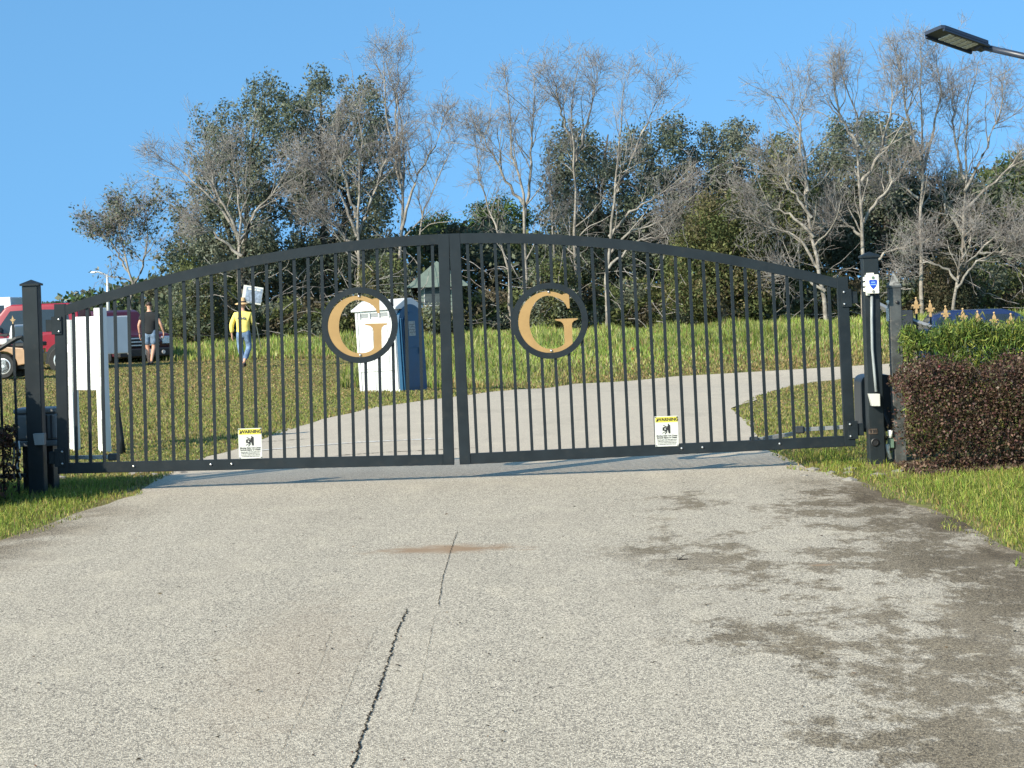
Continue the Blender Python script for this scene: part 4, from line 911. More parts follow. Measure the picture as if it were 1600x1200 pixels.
for y in (-Wh/2+0.012, Wh/2-0.012): box('rim', (Lh-0.04, 0.02, 0.022), (0, y, -0.028), M['lamp'], head, 0.003)
for k in range(5): box('led_panel', (0.058, 0.135, 0.008), (-0.125+k*0.072, 0.01, -0.021), M['led'], head, 0.002)
box('arm_clamp', (0.10, 0.09, 0.06), (Lh/2-0.01, 0, 0.0), M['lamp'], head, 0.01)
arm0 = cen+Rm @ Vector((Lh/2-0.02, 0, 0)); e1 = at(1610, 90, dl)
top = Vector((5.35, 16.1, 3.1))
bm = bmesh.new(); tube(bm, [arm0-L0, e1-L0, e1+(e1-arm0)*1.2-L0, (5.25, 16.1, 2.98)-L0 if False else Vector((5.33, 16.1, 3.06))-L0], 0.028, 10); link('arm', bm_mesh('arm', bm, True), M['lamp'], t)
tubeobj('pole', [(0, 0, 0), (0, 0, 3.12)], [0.06, 0.05], M['lamp'], t, 12); box('base_plate', (0.24, 0.24, 0.03), (0, 0, 0.015), M['lamp'], t, 0.004)
dl = 120.0; b = at(169, 470, dl); t = thing('street_lamp', 'small distant street lamp with a curved arm above the far treeline', 'street lamp', (b.x, dl, 0))
L0 = Vector(t.location)
tubeobj('pole', [Vector((0, 0, 0)), at(168.5, 470, dl)-L0, at(167.5, 429, dl)-L0], [0.13, 0.10, 0.07], M['galv'], t, 8)
tubeobj('arm', [at(167.5, 431, dl)-L0, at(163, 428, dl)-L0, at(156, 425.5, dl)-L0, at(150, 424.5, dl)-L0], 0.045, M['galv'], t, 6)
bm = bmesh.new(); bmesh.ops.create_uvsphere(bm, u_segments=10, v_segments=6, radius=0.13); bmesh.ops.scale(bm, vec=(1.7, 0.8, 0.55), verts=bm.verts)
link('lamp_head', bm_mesh('lamp_head', bm, True), M['vanwhite'], t, at(146.5, 425.5, dl)-L0)

# ------------------------------------------------------------------ houses half hidden by the trees
dh = 74.3; a0, a1 = at(652, 405, dh), at(716, 487, dh)
t = thing('house', 'grey-green clapboard house glimpsed through the trees above the portable toilet', 'house', (a0.x, dh, 0))
wz = a0.z-1.0; wx = a1.x-a0.x
box('wall', (wx, 4.0, wz), (wx/2, 2.0, wz/2), M['siding'], t, 0.01)
for k in range(12): box('siding_board', (wx+0.02, 0.03, wz/12-0.05), (wx/2, -0.012, wz/12*(k+0.5)), M['siding'], t, 0.005)
f0 = at(662, 448, dh); f1 = at(690, 478, dh)
fr = box('window', ((f1.x-f0.x), 0.06, f0.z-f1.z), ((f0.x+f1.x)/2-a0.x, -0.05, (f0.z+f1.z)/2), M['galv'], t, 0.01)
for s in (-1, 1): box('pane', ((f1.x-f0.x)/2-0.06, 0.03, f0.z-f1.z-0.1), (s*(f1.x-f0.x)/4, -0.03, 0), M['dullglass'], fr, 0.005)
s0 = at(680, 487, dh); box('sill_board', (wx, 0.12, 0.10), (wx/2, -0.08, s0.z), M['white'], t, 0.01)
prismobj('roof', [(-0.5, wz-0.1), (wx/2, wz+0.9), (wx+0.5, wz-0.1)], -0.4, 4.4, M['siding'], t)
p0, p1 = at(634, 434, dh-1), at(652, 456, dh-1)
box('gable', (p1.x-p0.x, 1.0, p0.z-p1.z), ((p0.x+p1.x)/2-a0.x, 2.2, (p0.z+p1.z)/2), M['roof_pink'], t, 0.03)
dh = 90.0; a0, a1 = at(1568, 412, dh), at(1720, 470, dh)
t = thing('house', 'pale house with pinkish gable half hidden behind branches at the right edge', 'house', (a0.x, dh, 0)); wx = a1.x-a0.x; wz = at(1580, 440, dh).z
box('wall', (wx, 5.0, wz), (wx/2, 2.5, wz/2), M['stone_pale'], t, 0.01)
prismobj('roof', [(-0.3, wz-0.05), (wx*0.3, wz+1.1), (wx+0.3, wz+1.1), (wx+0.6, wz-0.05)], -0.35, 5.4, M['vanwhite'], t)
box('fascia', (wx+0.4, 0.1, 0.16), (wx/2, -0.05, wz-0.15), M['white'], t, 0.01)
wd_ = box('window', (0.9, 0.08, 0.9), (wx*0.3, -0.03, wz-1.0), M['white'], t, 0.01); box('pane', (0.76, 0.04, 0.76), (0, -0.03, 0), M['glass'], wd_, 0.004)

# ------------------------------------------------------------------ small things
for (px, py, lab, m_) in ((783, 545, 'tiny orange survey flag in the field left of the right-hand G', 'orange'), (985, 545, 'tiny orange survey flag in the field right of the right-hand G', 'orange'), (907, 543, 'tiny white survey flag in the field by the right-hand ring', 'sign_white')):
    g = ground(px, py+9); t = thing('survey_flag', lab, 'flag', tuple(g)); t.location.z = at(px, py+4, g.y).z-0.55
    tubeobj('wire', [(0, 0, -0.1), (0, 0, 0.66)], 0.006, M['galv'], t, 4); box('flag', (0.13, 0.006, 0.10), (0.065, 0, 0.60), M[m_], t, 0.001, (0, 0.2, 0.3))
g = ground(1063, 876); t = thing('twig', 'small dark forked twig lying on the drive', 'twig', tuple(g)); t.scale = (0.6, 0.6, 0.6)
tubeobj('stem', [(-0.03, 0, 0.008), (0.0, 0.0, 0.012), (0.07, 0.02, 0.008)], 0.005, M['black'], t, 5); tubeobj('fork', [(-0.02, 0, 0.01), (0.0, -0.01, 0.025), (0.045, -0.01, 0.055)], [0.005, 0.004, 0.002], M['black'], t, 5); tubeobj('fork', [(-0.03, 0, 0.01), (-0.025, 0, 0.03), (-0.035, 0.0, 0.055)], [0.004, 0.003, 0.002], M['black'], t, 5)
# scattered dead leaves and flecks on the drive: too many to count
rng = np.random.default_rng(21)
n = 420; y = np.exp(rng.uniform(np.log(6), np.log(16), n)); x = rng.uniform(-0.28, 0.28, n)*y; k = on_road(x, y, -0.1); x, y = x[k], y[k]; n = len(x)
P = np.stack([x, y, H(x, y)+0.012], 1); me = leaves('leaf_litter', P, rng.uniform(0.008, 0.035, n), rng.uniform(0.004, 0.014, n), tints(n, [(0.06, 0.045, 0.03), (0.03, 0.027, 0.022), (0.14, 0.09, 0.05)], 0.3)); 
vv = np.empty(len(me.vertices)*3, np.float32); me.vertices.foreach_get('co', vv); vv = vv.reshape(-1, 3); vv[:, 2] = 0.006+H(vv[:, 0], vv[:, 1])+np.abs(rng.normal(0, 0.003, len(vv))); me.vertices.foreach_set('co', vv.ravel().astype(np.float32)); me.update()
tag(link('leaf_litter', me, M['leaf']), 'tiny dead leaves and flecks scattered over the drive', 'leaf litter', kind='stuff')
# mulch under the right hedge
n = 6000; x = rng.uniform(3.06, 5.2, n); y = rng.uniform(14.58, 15.6, n); P = np.stack([x, y, H(x, y)+rng.uniform(0.0, 0.04, n)], 1)
tag(link('mulch', leaves('mulch', P, rng.uniform(0.02, 0.06, n), rng.uniform(0.01, 0.025, n), tints(n, [(0.12, 0.08, 0.055), (0.22, 0.16, 0.12), (0.08, 0.05, 0.035)], 0.3)), M['leaf']), 'brown bark mulch along the foot of the right hedge', 'mulch', kind='stuff')
for i, (px, py) in enumerate(((1312, 738), (222, 744))):
    g = ground(px, py); bm = bmesh.new()
    for q in range(9):
        r_ = bmesh.ops.create_icosphere(bm, subdivisions=1, radius=random.uniform(0.02, 0.06))
        o_ = Vector((random.gauss(0, 0.22), random.gauss(0, 0.35), 0.0))
        for v in r_['verts']: v.co = Vector((v.co.x*1.4, v.co.y, v.co.z*0.5))*random.uniform(0.8, 1.1)+o_
    tag(link('broken_concrete', bm_mesh('broken_concrete', bm), M['concrete'], None, g), 'broken concrete rubble at the '+('right' if i == 0 else 'left')+' edge of the drive under the gate', 'rubble', kind='stuff')

# ------------------------------------------------------------------ grass
rng = np.random.default_rng(11)
def field(n, y0, y1, xs=0.36):
    y = np.exp(rng.uniform(np.log(y0), np.log(y1), n)); x = rng.uniform(-xs, xs, n)*y; return x, y
LUSH = np.array([(0.12, 0.17, 0.028), (0.165, 0.205, 0.038), (0.09, 0.14, 0.024), (0.22, 0.235, 0.06)])*np.array([1.75, 1.6, 1.7])
DRY = np.array([(0.25, 0.185, 0.085), (0.20, 0.15, 0.07), (0.16, 0.145, 0.05), (0.13, 0.135, 0.042), (0.28, 0.22, 0.11)])*1.3
MID = np.array([(0.15, 0.165, 0.042), (0.18, 0.165, 0.055), (0.12, 0.145, 0.034), (0.21, 0.185, 0.075)])*1.5
WEED = np.array([(0.155, 0.20, 0.042), (0.195, 0.225, 0.06), (0.12, 0.165, 0.034), (0.26, 0.255, 0.11)])*1.5
def vnoise(x, y, s, seed):
    return 0.5+0.25*np.sin(x*s+seed)+0.25*np.sin(y*s*0.8+2*seed+1.3*np.sin(x*s*0.6))
# verges in front of the gate
n = 330000; x = rng.uniform(-6.5, 6.5, n); y = rng.uniform(8.5, 17.2, n)
k = (~on_road(x, y, -0.05+0.06*np.sin(y*3.1)+0.04*np.sin(y*7.7+x))) & ((x < -2.6) | (x > 2.0)) & ~((x > 3.1) & (y > 14.9)); x, y = x[k], y[k]
edge = np.minimum(np.abs(x-Lf(y)), np.abs(x-Rf(y)))
kk = rng.uniform(0, 1, len(x)) < np.clip(0.25+edge*4, 0, 1); x, y, edge = x[kk], y[kk], edge[kk]
mul = (x > 2.85) & (y > 14.62); kk = ~mul | (rng.uniform(0, 1, len(x)) < 0.25); x, y, edge = x[kk], y[kk], edge[kk]
n = len(x); h = rng.uniform(0.045, 0.095, n)*np.clip(0.35+edge*1.6, 0.3, 1.1)*np.where((x > 2.7) & (y > 13.9), 0.6, 1.0)*(0.75+0.5*vnoise(x, y, 2.3, 1)); col = tints(n, LUSH, 0.22); dry = rng.uniform(0, 1, n) < np.clip(0.5-edge*1.3, 0.10, 0.5); col[dry] = tints(int(dry.sum()), DRY, 0.2)
tag(link('verge_grass', blades('verge_grass', np.stack([x, y, H(x, y)-0.005], 1), h, rng.uniform(0.004, 0.008, n), col, M['grass'], 0.85), M['grass']), 'green grass verges on both sides of the drive', 'grass', kind='stuff')
# mown ground behind the gate
x, y = field(300000, 16.6, 58); k = ~on_road(x, y, -0.03) & ~((y > 42) & (x > Lf(y)) & (x > -1)); x, y = x[k], y[k]
kk = ~((x > 2.3) & (y > 16) & (x < Rf(y))); n = len(x)
h = rng.uniform(0.022, 0.055, n)*(0.5+0.8*vnoise(x, y, 0.9, 2)); pr_ = np.clip(vnoise(x, y, 0.35, 5)*0.9+(y-22)/45+0.25*rng.normal(size=n)*0.6, 0, 1)
col = tints(n, MID, 0.2); dry = rng.uniform(0, 1, n) < pr_*0.75; col[dry] = tints(int(dry.sum()), DRY, 0.22)
tag(link('lawn_grass', blades('lawn_grass', np.stack([x, y, H(x, y)-0.005], 1), h, 0.004+0.0006*y*rng.uniform(0.7, 1.3, n), col, M['grass'], 0.5), M['grass']), 'short patchy brown and green grass behind the gate', 'grass', kind='stuff')
# tall weeds towards the trees
x, y = field(340000, 38, 82, 0.38); farE = np.interp(x, L_x[7:], L_y[7:])      # far edge of the drive
k = (y > np.where(x > -3.5, farE+0.25, 54.5-0.25*(x+3.5))) ; x, y, farE = x[k], y[k], farE[k]; n = len(x)
q = np.where(x > -3.5, np.clip((y-farE)/13, 0, 1), np.clip((y-54)/4, 0, 1))
h = (0.05+0.27*q**0.8)*rng.uniform(0.6, 1.25, n)*(0.6+0.5*vnoise(x, y, 0.8, 7)+0.55*np.clip(vnoise(x, y, 2.7, 11)-0.62, 0, 1)*3*np.clip(q, 0, 1)); col = tints(n, WEED, 0.2)*(0.75+0.5*vnoise(x, y, 0.6, 13))[:, None]; dry = rng.uniform(0, 1, n) < np.clip(0.75-1.1*q+0.25*vnoise(x, y, 0.5, 3), 0.10, 1); col[dry] = tints(int(dry.sum()), DRY, 0.22)
tag(link('meadow_grass', blades('meadow_grass', np.stack([x, y, H(x, y)-0.01], 1), h, 0.0007*y*rng.uniform(0.6, 1.4, n), col, M['grass'], 0.3), M['grass']), 'tall green weeds and grass filling the field below the trees', 'grass', kind='stuff')

# ------------------------------------------------------------------ trees
def interp_poly(P, n):
    P = np.array(P, float); d = np.concatenate([[0], np.cumsum(np.linalg.norm(np.diff(P, axis=0), axis=1))]); t = np.linspace(0, d[-1], n)
    return np.stack([np.interp(t, d, P[:, i]) for i in range(3)], 1)
def tubes(P, Rd, ns):                            # many tapered tubes at once: P (B,n,3), Rd (B,n)
    B, n, _ = P.shape; T = np.gradient(P, axis=1); T /= np.linalg.norm(T, axis=2, keepdims=True)+1e-9
    A = np.where(np.abs(T[..., 2:3]) < 0.9, np.array([0, 0, 1.0]), np.array([1.0, 0, 0])); U = np.cross(T, A); U /= np.linalg.norm(U, axis=2, keepdims=True)+1e-9; W = np.cross(T, U)
    a = np.arange(ns)*2*np.pi/ns; V = P[:, :, None]+Rd[:, :, None, None]*(U[:, :, None]*np.cos(a)[None, None, :, None]+W[:, :, None]*np.sin(a)[None, None, :, None])
    i = np.arange(B)[:, None, None]*n*ns+np.arange(n-1)[None, :, None]*ns+np.arange(ns)[None, None, :]; j = np.arange(B)[:, None, None]*n*ns+np.arange(n-1)[None, :, None]*ns+((np.arange(ns)+1) % ns)[None, None, :]
    return V.reshape(-1, 3), np.stack([i, j, j+ns, i+ns], -1).reshape(-1, 4)
def grow(st, dr, ln, r0, r1, n, wob, trop):
    B = len(st); P = np.empty((B, n, 3)); p = st.copy(); d = dr/np.linalg.norm(dr, axis=1, keepdims=True); P[:, 0] = p
    for k in range(1, n):
        d = d+rng.normal(0, wob, (B, 3)); d[:, 2] += trop; d /= np.linalg.norm(d, axis=1, keepdims=True); p = p+d*(ln/(n-1))[:, None]; P[:, k] = p
    t = np.linspace(0, 1, n)[None]; return P, r0[:, None]*(1-t)+r1[:, None]*t
def spawn(P, Rd, per, t0, ang, lnf, lens, trop_out=0.0, t1=1.0):
    B, n, _ = P.shape; m = B*per; b = np.repeat(np.arange(B), per); t = rng.uniform(t0, t1, m); f = t*(n-1); k = np.minimum(f.astype(int), n-2); fr = (f-k)[:, None]
    st = P[b, k]*(1-fr)+P[b, k+1]*fr; d = P[b, k+1]-P[b, k]; d /= np.linalg.norm(d, axis=1, keepdims=True)+1e-9
    q = rng.normal(size=(m, 3)); q -= d*np.sum(q*d, 1, keepdims=True); q /= np.linalg.norm(q, axis=1, keepdims=True); a = R(ang)*rng.uniform(0.55, 1.3, m)[:, None]
    r = Rd[b, k]*(1-fr[:, 0])+Rd[b, k+1]*fr[:, 0]
    return st, d*np.cos(a)+q*np.sin(a), lens[b]*lnf*(1-0.45*t)*rng.uniform(0.6, 1.25, m), r
def bare_tree(label, d, stems, rad, limbs, limb_len, ang=48, twigs=(3, 3, 2), depth=0.5, cat='tree', group='bare trees along the field', trop=0.05, bark='bark', low=0.28, leaf=None, rtip=0.0058):
    base = at(*stems[0][0], d); t = thing('bare_tree', label, cat, (base.x, d, float(H(base.x, d))-0.1), group=group); O = np.array(t.location)
    TP = []; TR = []; tl = []
    for k, st in enumerate(stems):
        W = [np.array(at(px, py, d)) for px, py in st]
        y = 0.0
        for i, w_ in enumerate(W):
            if k > 0 or i > 0: y += rng.normal(0, 0.25)*depth; w_[1] += y
        W = interp_poly(W, 14); W[1:-1] += rng.normal(0, 0.035, (12, 3)); r0 = rad*(0.62 if k == 0 else 0.40)
        if k == 0: W[0, 2] = O[2]
        TP.append(W); TR.append(r0*(1-np.linspace(0, 1, 14)**0.9)+0.012); tl.append(np.linalg.norm(W[-1]-W[0]))
    TP = np.array(TP)-O; TR = np.array(TR); tl = np.array(tl)
    limbs = max(4, int(limbs*0.6)); st, dr, ln, r = spawn(TP, TR, limbs, low, ang, 1.0, np.full(len(TP), limb_len*1.25)); dr[:, 2] = np.abs(dr[:, 2])*0.8+0.12
    P1, R1 = grow(st, dr, ln, np.minimum(r*0.6, 0.04), np.full(len(ln), 0.010), 9, 0.12, trop)
    V1, Q1 = tubes(TP, TR, 8); V2, Q2 = tubes(P1, R1, 5)
    link('trunk', npmesh('trunk', np.concatenate([V1, V2]), np.concatenate([Q1, Q2+len(V1)]), smooth=True), M[bark], t)
    l1 = ln; PP, RR, LL = P1, R1, l1
    st, dr, ln, r = spawn(TP, TR, limbs*2, max(low, 0.5), ang*0.85, 0.6, np.full(len(TP), limb_len)); Pt, Rt = grow(st, dr, ln, np.minimum(r*0.5, 0.03), np.full(len(ln), rtip), 9, 0.12, trop)
    PP = np.concatenate([PP, Pt]); RR = np.concatenate([RR, Rt]); LL = np.concatenate([LL, ln])
    Vs, Qs, off = [], [], 0
    V_, Q_ = tubes(Pt, Rt, 3); Vs.append(V_); Qs.append(Q_); off += len(V_)
    tips = []
    for lev, per in enumerate(twigs):
        st, dr, ln, r = spawn(PP, RR, per, 0.15, 46, 0.72, LL); ln = np.clip(ln, 0.40, 2.2)
        P, Rd = grow(st, dr, ln, np.clip(r*0.6, rtip, 0.018), np.full(len(ln), rtip*0.7), 6 if lev < 2 else 5, 0.15, trop*0.9)
        V_, Q_ = tubes(P, Rd, 3); Vs.append(V_); Qs.append(Q_+off); off += len(V_)
        PP, RR, LL = P, Rd, ln; tips = P
    link('branches', npmesh('branches', np.concatenate(Vs), np.concatenate(Qs), smooth=True), M['twig'] if bark == 'bark' else M['darkbark'], t)
    if leaf:
        ncl, cols = leaf; f = tips.reshape(-1, 3); C_ = f[rng.integers(0, len(f), ncl)]; C_ = np.repeat(C_, 7, 0)+rng.normal(0, 0.13, (ncl*7, 3)); n = len(C_)
        link('crown', leaves('crown', C_, rng.uniform(0.10, 0.2, n), rng.uniform(0.06, 0.11, n), tints(n, cols, 0.25)), M['leaf'], t)
    return t
def inside(x, y, poly):
    c = np.zeros(len(x), bool); n = len(poly)
    for i in range(n):
        (x1, y1), (x2, y2) = poly[i], poly[(i+1) % n]
        c ^= ((y1 > y) != (y2 > y)) & (x < (x2-x1)*(y-y1)/(y2-y1+1e-9)+x1)
    return c
def crown_tree(name, label, d, outline, ncl, per, cols, trunks, csize=(0.35, 0.75), thick=2.2, tall=1.2, lsize=0.17, group='evergreen trees along the field', rad=0.16, soft=6.0, updir=0.3, nlimb=26):
    xs = [p[0] for p in outline]; ys_ = [p[1] for p in outline]; bp = trunks[0][0]; base = at(*bp, d)
    t = thing(name, label, 'tree', (base.x, d, float(H(base.x, d))-0.1), group=group); O = np.array(t.location); ncl = int(ncl*1.3)
    cx = []; cy = []
    while len(cx) < ncl:
        x = rng.uniform(min(xs), max(xs), 500); y = rng.uniform(min(ys_), max(ys_), 500); k = inside(x+rng.normal(0, soft, 500), y+rng.normal(0, soft, 500), outline); cx += list(x[k]); cy += list(y[k])
    cx, cy = np.array(cx[:ncl]), np.array(cy[:ncl]); mid = (min(xs)+max(xs))/2; hw = (max(xs)-min(xs))/2
    dd = d+rng.uniform(-1, 1, ncl)*thick*np.sqrt(np.clip(1.1-((cx-mid)/hw)**2, 0.05, 1)); lx, ly = (cx-800)*cr-(cy-600)*sr, 600+(cx-800)*sr+(cy-600)*cr
    Cc = np.stack([lx*dd/FPX, dd, EYE-(ly-HOR)*dd/FPX], 1)-O
    sz = rng.uniform(*csize, ncl); pe = rng.poisson(1.55*per*(sz/np.mean(csize))**2, ncl)+3; b = np.repeat(np.arange(ncl), pe); n = len(b)
    q = rng.normal(size=(n, 3)); q /= np.linalg.norm(q, axis=1, keepdims=True); q *= (rng.uniform(0, 1, n)**0.45*sz[b])[:, None]; q[:, 2] *= tall
    P = Cc[b]+q; P[:, 2] = np.maximum(P[:, 2], 0.1)
    ccol = np.array(cols)[rng.integers(0, len(cols), ncl)]*(1+rng.normal(0, 0.18, (ncl, 1)))
    col = np.clip(ccol[b]*(1+rng.normal(0, 0.25, (n, 1))), 0.004, 0.8); L = 0.78*lsize*rng.uniform(0.6, 1.4, n)
    link('crown', leaves('crown', P, L, L*rng.uniform(0.4, 0.65, n), col, updir), M['leaf'], t)
    TP = []; TR = []
    for k, st in enumerate(trunks):
        W = interp_poly([np.array(at(px, py, d+(0 if k == 0 else rng.uniform(-0.8, 0.8)))) for px, py in st], 10); W[1:-1] += rng.normal(0, 0.05, (8, 3))
        if k == 0: W[0, 2] = O[2]
        TP.append(W-O); TR.append(rad*(1-0.8*np.linspace(0, 1, 10)))
    TP = np.array(TP); TR = np.array(TR); V1, Q1 = tubes(TP, TR, 7)
    # limbs run from the trunk out to clumps
    pick = rng.choice(ncl, min(ncl, nlimb), replace=False); LP = []
    for c in pick:
        tr = TP[rng.integers(0, len(TP))]; zc = Cc[c, 2]; j = int(np.argmin(np.abs(tr[:, 2]-zc*0.72))); a = tr[j]; m_ = a*0.5+Cc[c]*0.5+rng.normal(0, 0.2, 3); LP.append(interp_poly([a, m_, Cc[c]+q[0]*0], 7))
    LP = np.array(LP); LR = np.linspace(0.055, 0.014, 7)[None].repeat(len(LP), 0); V2, Q2 = tubes(LP, LR, 4)
    link('trunk', npmesh('trunk', np.concatenate([V1, V2]), np.concatenate([Q1, Q2+len(V1)]), smooth=True), M['darkbark'], t)
    return t
OAK = [(0.138, 0.16, 0.11), (0.172, 0.192, 0.136), (0.11, 0.132, 0.086), (0.19, 0.205, 0.155)]
OLIVE = [(0.135, 0.152, 0.062), (0.165, 0.172, 0.07), (0.105, 0.128, 0.052), (0.165, 0.142, 0.075)]
PINE = [(0.06, 0.10, 0.032), (0.082, 0.125, 0.038), (0.048, 0.078, 0.028)]
BROWN = [(0.115, 0.10, 0.064), (0.085, 0.083, 0.05), (0.14, 0.118, 0.075), (0.07, 0.075, 0.043)]
rng = np.random.default_rng(31)
crown_tree('oak_tree', 'tall grey-green oak at the left end of the woods behind the first bare tree', 79, [(300, 205), (345, 180), (375, 160), (395, 130), (420, 125), (450, 150), (475, 160), (485, 300), (470, 430), (300, 430), (262, 400), (275, 330), (300, 300)], 330, 46, OAK, [[(380, 530), (385, 330), (400, 160)], [(382, 430), (330, 280)]], (0.22, 0.60), 2.4, 1.25, 0.17)
crown_tree('oak_tree', 'grey-green oak with two pointed tops just left of the tallest bare tree', 80, [(470, 170), (485, 130), (500, 110), (520, 140), (545, 125), (580, 130), (610, 180), (625, 260), (610, 360), (590, 430), (470, 430), (460, 300)], 300, 46, OAK, [[(505, 530), (505, 300), (500, 130)], [(505, 430), (570, 260)]], (0.22, 0.58), 2.2, 1.25, 0.17)
crown_tree('pine_tree', 'low rounded green pine just left of the gate centre', 92, [(665, 345), (690, 335), (715, 345), (725, 400), (660, 400)], 60, 50, PINE, [[(692, 540), (692, 350)]], (0.3, 0.6), 1.3, 0.8, 0.17)
crown_tree('pine_tree', 'green round-topped pine between the two bare trees right of the gate centre', 92, [(725, 350), (745, 322), (775, 312), (805, 320), (822, 345), (825, 410), (722, 410)], 110, 52, PINE, [[(772, 540), (772, 330)]], (0.3, 0.65), 1.6, 0.8, 0.17)
crown_tree('oak_tree', 'dark oak rising behind the bare trees above the right-hand gold G', 80, [(865, 230), (895, 195), (935, 210), (960, 230), (1000, 200), (1040, 188), (1070, 205), (1090, 260), (1085, 380), (1060, 430), (830, 430), (845, 330), (855, 290)], 420, 48, OAK, [[(930, 530), (935, 330), (950, 210)], [(940, 420), (1030, 230)]], (0.25, 0.65), 2.6, 1.1, 0.17)
crown_tree('oak_tree', 'open airy oak with pale limbs left of the leaning bare tree', 81, [(1085, 230), (1105, 195), (1130, 215), (1150, 188), (1178, 210), (1185, 260), (1170, 340), (1150, 400), (1080, 400)], 190, 44, OAK, [[(1120, 530), (1115, 330), (1145, 205)], [(1118, 400), (1165, 250)]], (0.22, 0.5), 1.8, 1.05, 0.16)
crown_tree('evergreen_tree', 'olive-green bushy tree over the right shoulder of the gate arch', 74, [(1050, 390), (1085, 340), (1110, 300), (1150, 310), (1175, 340), (1200, 400), (1210, 480), (1040, 480)], 260, 50, OLIVE, [[(1130, 530), (1130, 330)]], (0.3, 0.65), 2.0, 1.05, 0.16)
crown_tree('evergreen_tree', 'olive tree with a pointed top behind the leaning bare tree', 78, [(1165, 330), (1185, 260), (1215, 215), (1245, 225), (1265, 290), (1275, 420), (1180, 430)], 210, 46, OLIVE+OAK, [[(1215, 530), (1218, 240)]], (0.25, 0.6), 1.8, 1.2, 0.16)
crown_tree('oak_tree', 'broad round-headed oak behind the right gate post', 82, [(1270, 250), (1295, 205), (1335, 185), (1385, 190), (1425, 210), (1445, 260), (1440, 400), (1290, 420)], 360, 48, OAK, [[(1370, 530), (1368, 350), (1360, 200)], [(1368, 400), (1420, 240)]], (0.25, 0.65), 2.4, 1.0, 0.17)
crown_tree('evergreen_tree', 'dark brownish tree thick with twigs behind the bare trees at the right', 84, [(1420, 300), (1460, 270), (1500, 275), (1535, 300), (1550, 380), (1560, 470), (1400, 470)], 260, 46, BROWN+OAK, [[(1480, 530), (1480, 290)]], (0.3, 0.65), 2.2, 1.0, 0.16)
crown_tree('pine_tree', 'bright green pine at the right edge of the photo', 88, [(1535, 300), (1555, 265), (1580, 245), (1620, 240), (1660, 260), (1670, 400), (1540, 400)], 200, 50, PINE, [[(1600, 530), (1600, 260)]], (0.3, 0.7), 2.0, 0.9, 0.17)
for i, (x0, x1, yt, lab) in enumerate(((634, 722, 488, 'low shrub in front of the glimpsed house, right of the portable toilet'), (262, 350, 415, 'bushy dark shrub at the left end of the woods under the grey-green oak'), (560, 640, 395, 'bushy dark shrub behind the left gold G'), (820, 905, 400, 'dark shrub directly behind the right-hand gold G'), (1440, 1530, 400, 'brown twiggy shrub above the fleur-de-lis tips'))):
    crown_tree('shrub', lab, 73.2 if i == 0 else 75, [(x0, 520), (x0+8, yt+(8 if i == 0 else 30)), ((x0+x1)/2, yt), (x1-8, yt+(6 if i == 0 else 25)), (x1, 520)], 120, 46, BROWN if i == 4 else OAK+OLIVE, [[((x0+x1)/2, 525), ((x0+x1)/2, yt+30)]], (0.25, 0.5), 1.6, 1.0, 0.15, 'shrubs at the edge of the woods', 0.06)
# small leafy tree standing apart on the left
bare_tree('small sparse-leaved tree standing alone at the left of the woods', 78, [[(206, 520), (205, 445), (196, 405), (185, 345), (190, 312)], [(205, 448), (222, 420), (232, 370), (225, 335)], [(200, 425), (170, 375), (150, 355)]], 0.10, 9, 1.5, 45, (4, 3, 3), 0.3, group='trees left of the woods', leaf=(260, OAK), low=0.3, rtip=0.007)
# bare pale trees, left to right
bare_tree('wide-branched pale bare tree rising behind the person in yellow', 74, [[(378, 530), (376, 470), (372, 395), (376, 330), (366, 270), (360, 225)], [(374, 380), (350, 330), (318, 300), (280, 265), (240, 240)], [(374, 385), (400, 330), (430, 300), (455, 255)], [(375, 370), (340, 300), (320, 240)], [(378, 400), (330, 360), (290, 345)]], 0.15, 11, 2.3, 50)
bare_tree('dense twiggy bare tree behind the left gold G', 75, [[(562, 530), (560, 420), (558, 360), (560, 290), (566, 220), (556, 165)], [(558, 370), (535, 310), (500, 270), (470, 250)], [(560, 365), (585, 300), (610, 235), (630, 200)], [(556, 340), (530, 250), (520, 190)], [(558, 390), (520, 350), (480, 330)]], 0.15, 12, 2.2, 48)
bare_tree('tallest slim bare tree above the portable toilet', 76, [[(626, 530), (626, 420), (627, 350), (632, 260), (626, 170), (602, 95)], [(628, 360), (645, 290), (680, 230), (700, 170)], [(656, 530), (655, 400), (660, 330), (690, 270), (715, 210)], [(630, 300), (606, 200), (598, 80)], [(628, 280), (618, 190), (622, 95)]], 0.14, 11, 2.0, 42)
bare_tree('pale bare tree forking low just right of the gate centre', 75, [[(822, 530), (822, 420), (820, 350), (815, 300), (800, 240), (795, 160), (788, 112)], [(820, 340), (828, 280), (832, 210), (836, 120)], [(818, 320), (790, 280), (765, 235), (740, 190)], [(800, 530), (796, 430), (775, 350), (750, 290), (740, 200)]], 0.14, 12, 2.0, 42)
bare_tree('tall straight bare tree over the right-hand gold G', 76, [[(899, 530), (898, 420), (897, 300), (895, 220), (890, 160), (905, 100)], [(896, 260), (915, 200), (930, 150), (935, 110)], [(896, 230), (875, 170), (862, 120)], [(868, 530), (866, 400), (860, 300), (856, 230)]], 0.13, 12, 1.8, 40)
bare_tree('bare tree with long pale limbs arching right behind the gate arch', 74, [[(948, 530), (948, 440), (955, 360), (960, 290), (968, 200), (975, 130)], [(952, 370), (985, 330), (1030, 305), (1080, 275)], [(950, 400), (985, 360), (1040, 345), (1075, 325)], [(958, 310), (990, 240), (1020, 170), (1040, 120)], [(950, 420), (1000, 375), (1055, 370)]], 0.13, 11, 2.0, 45)
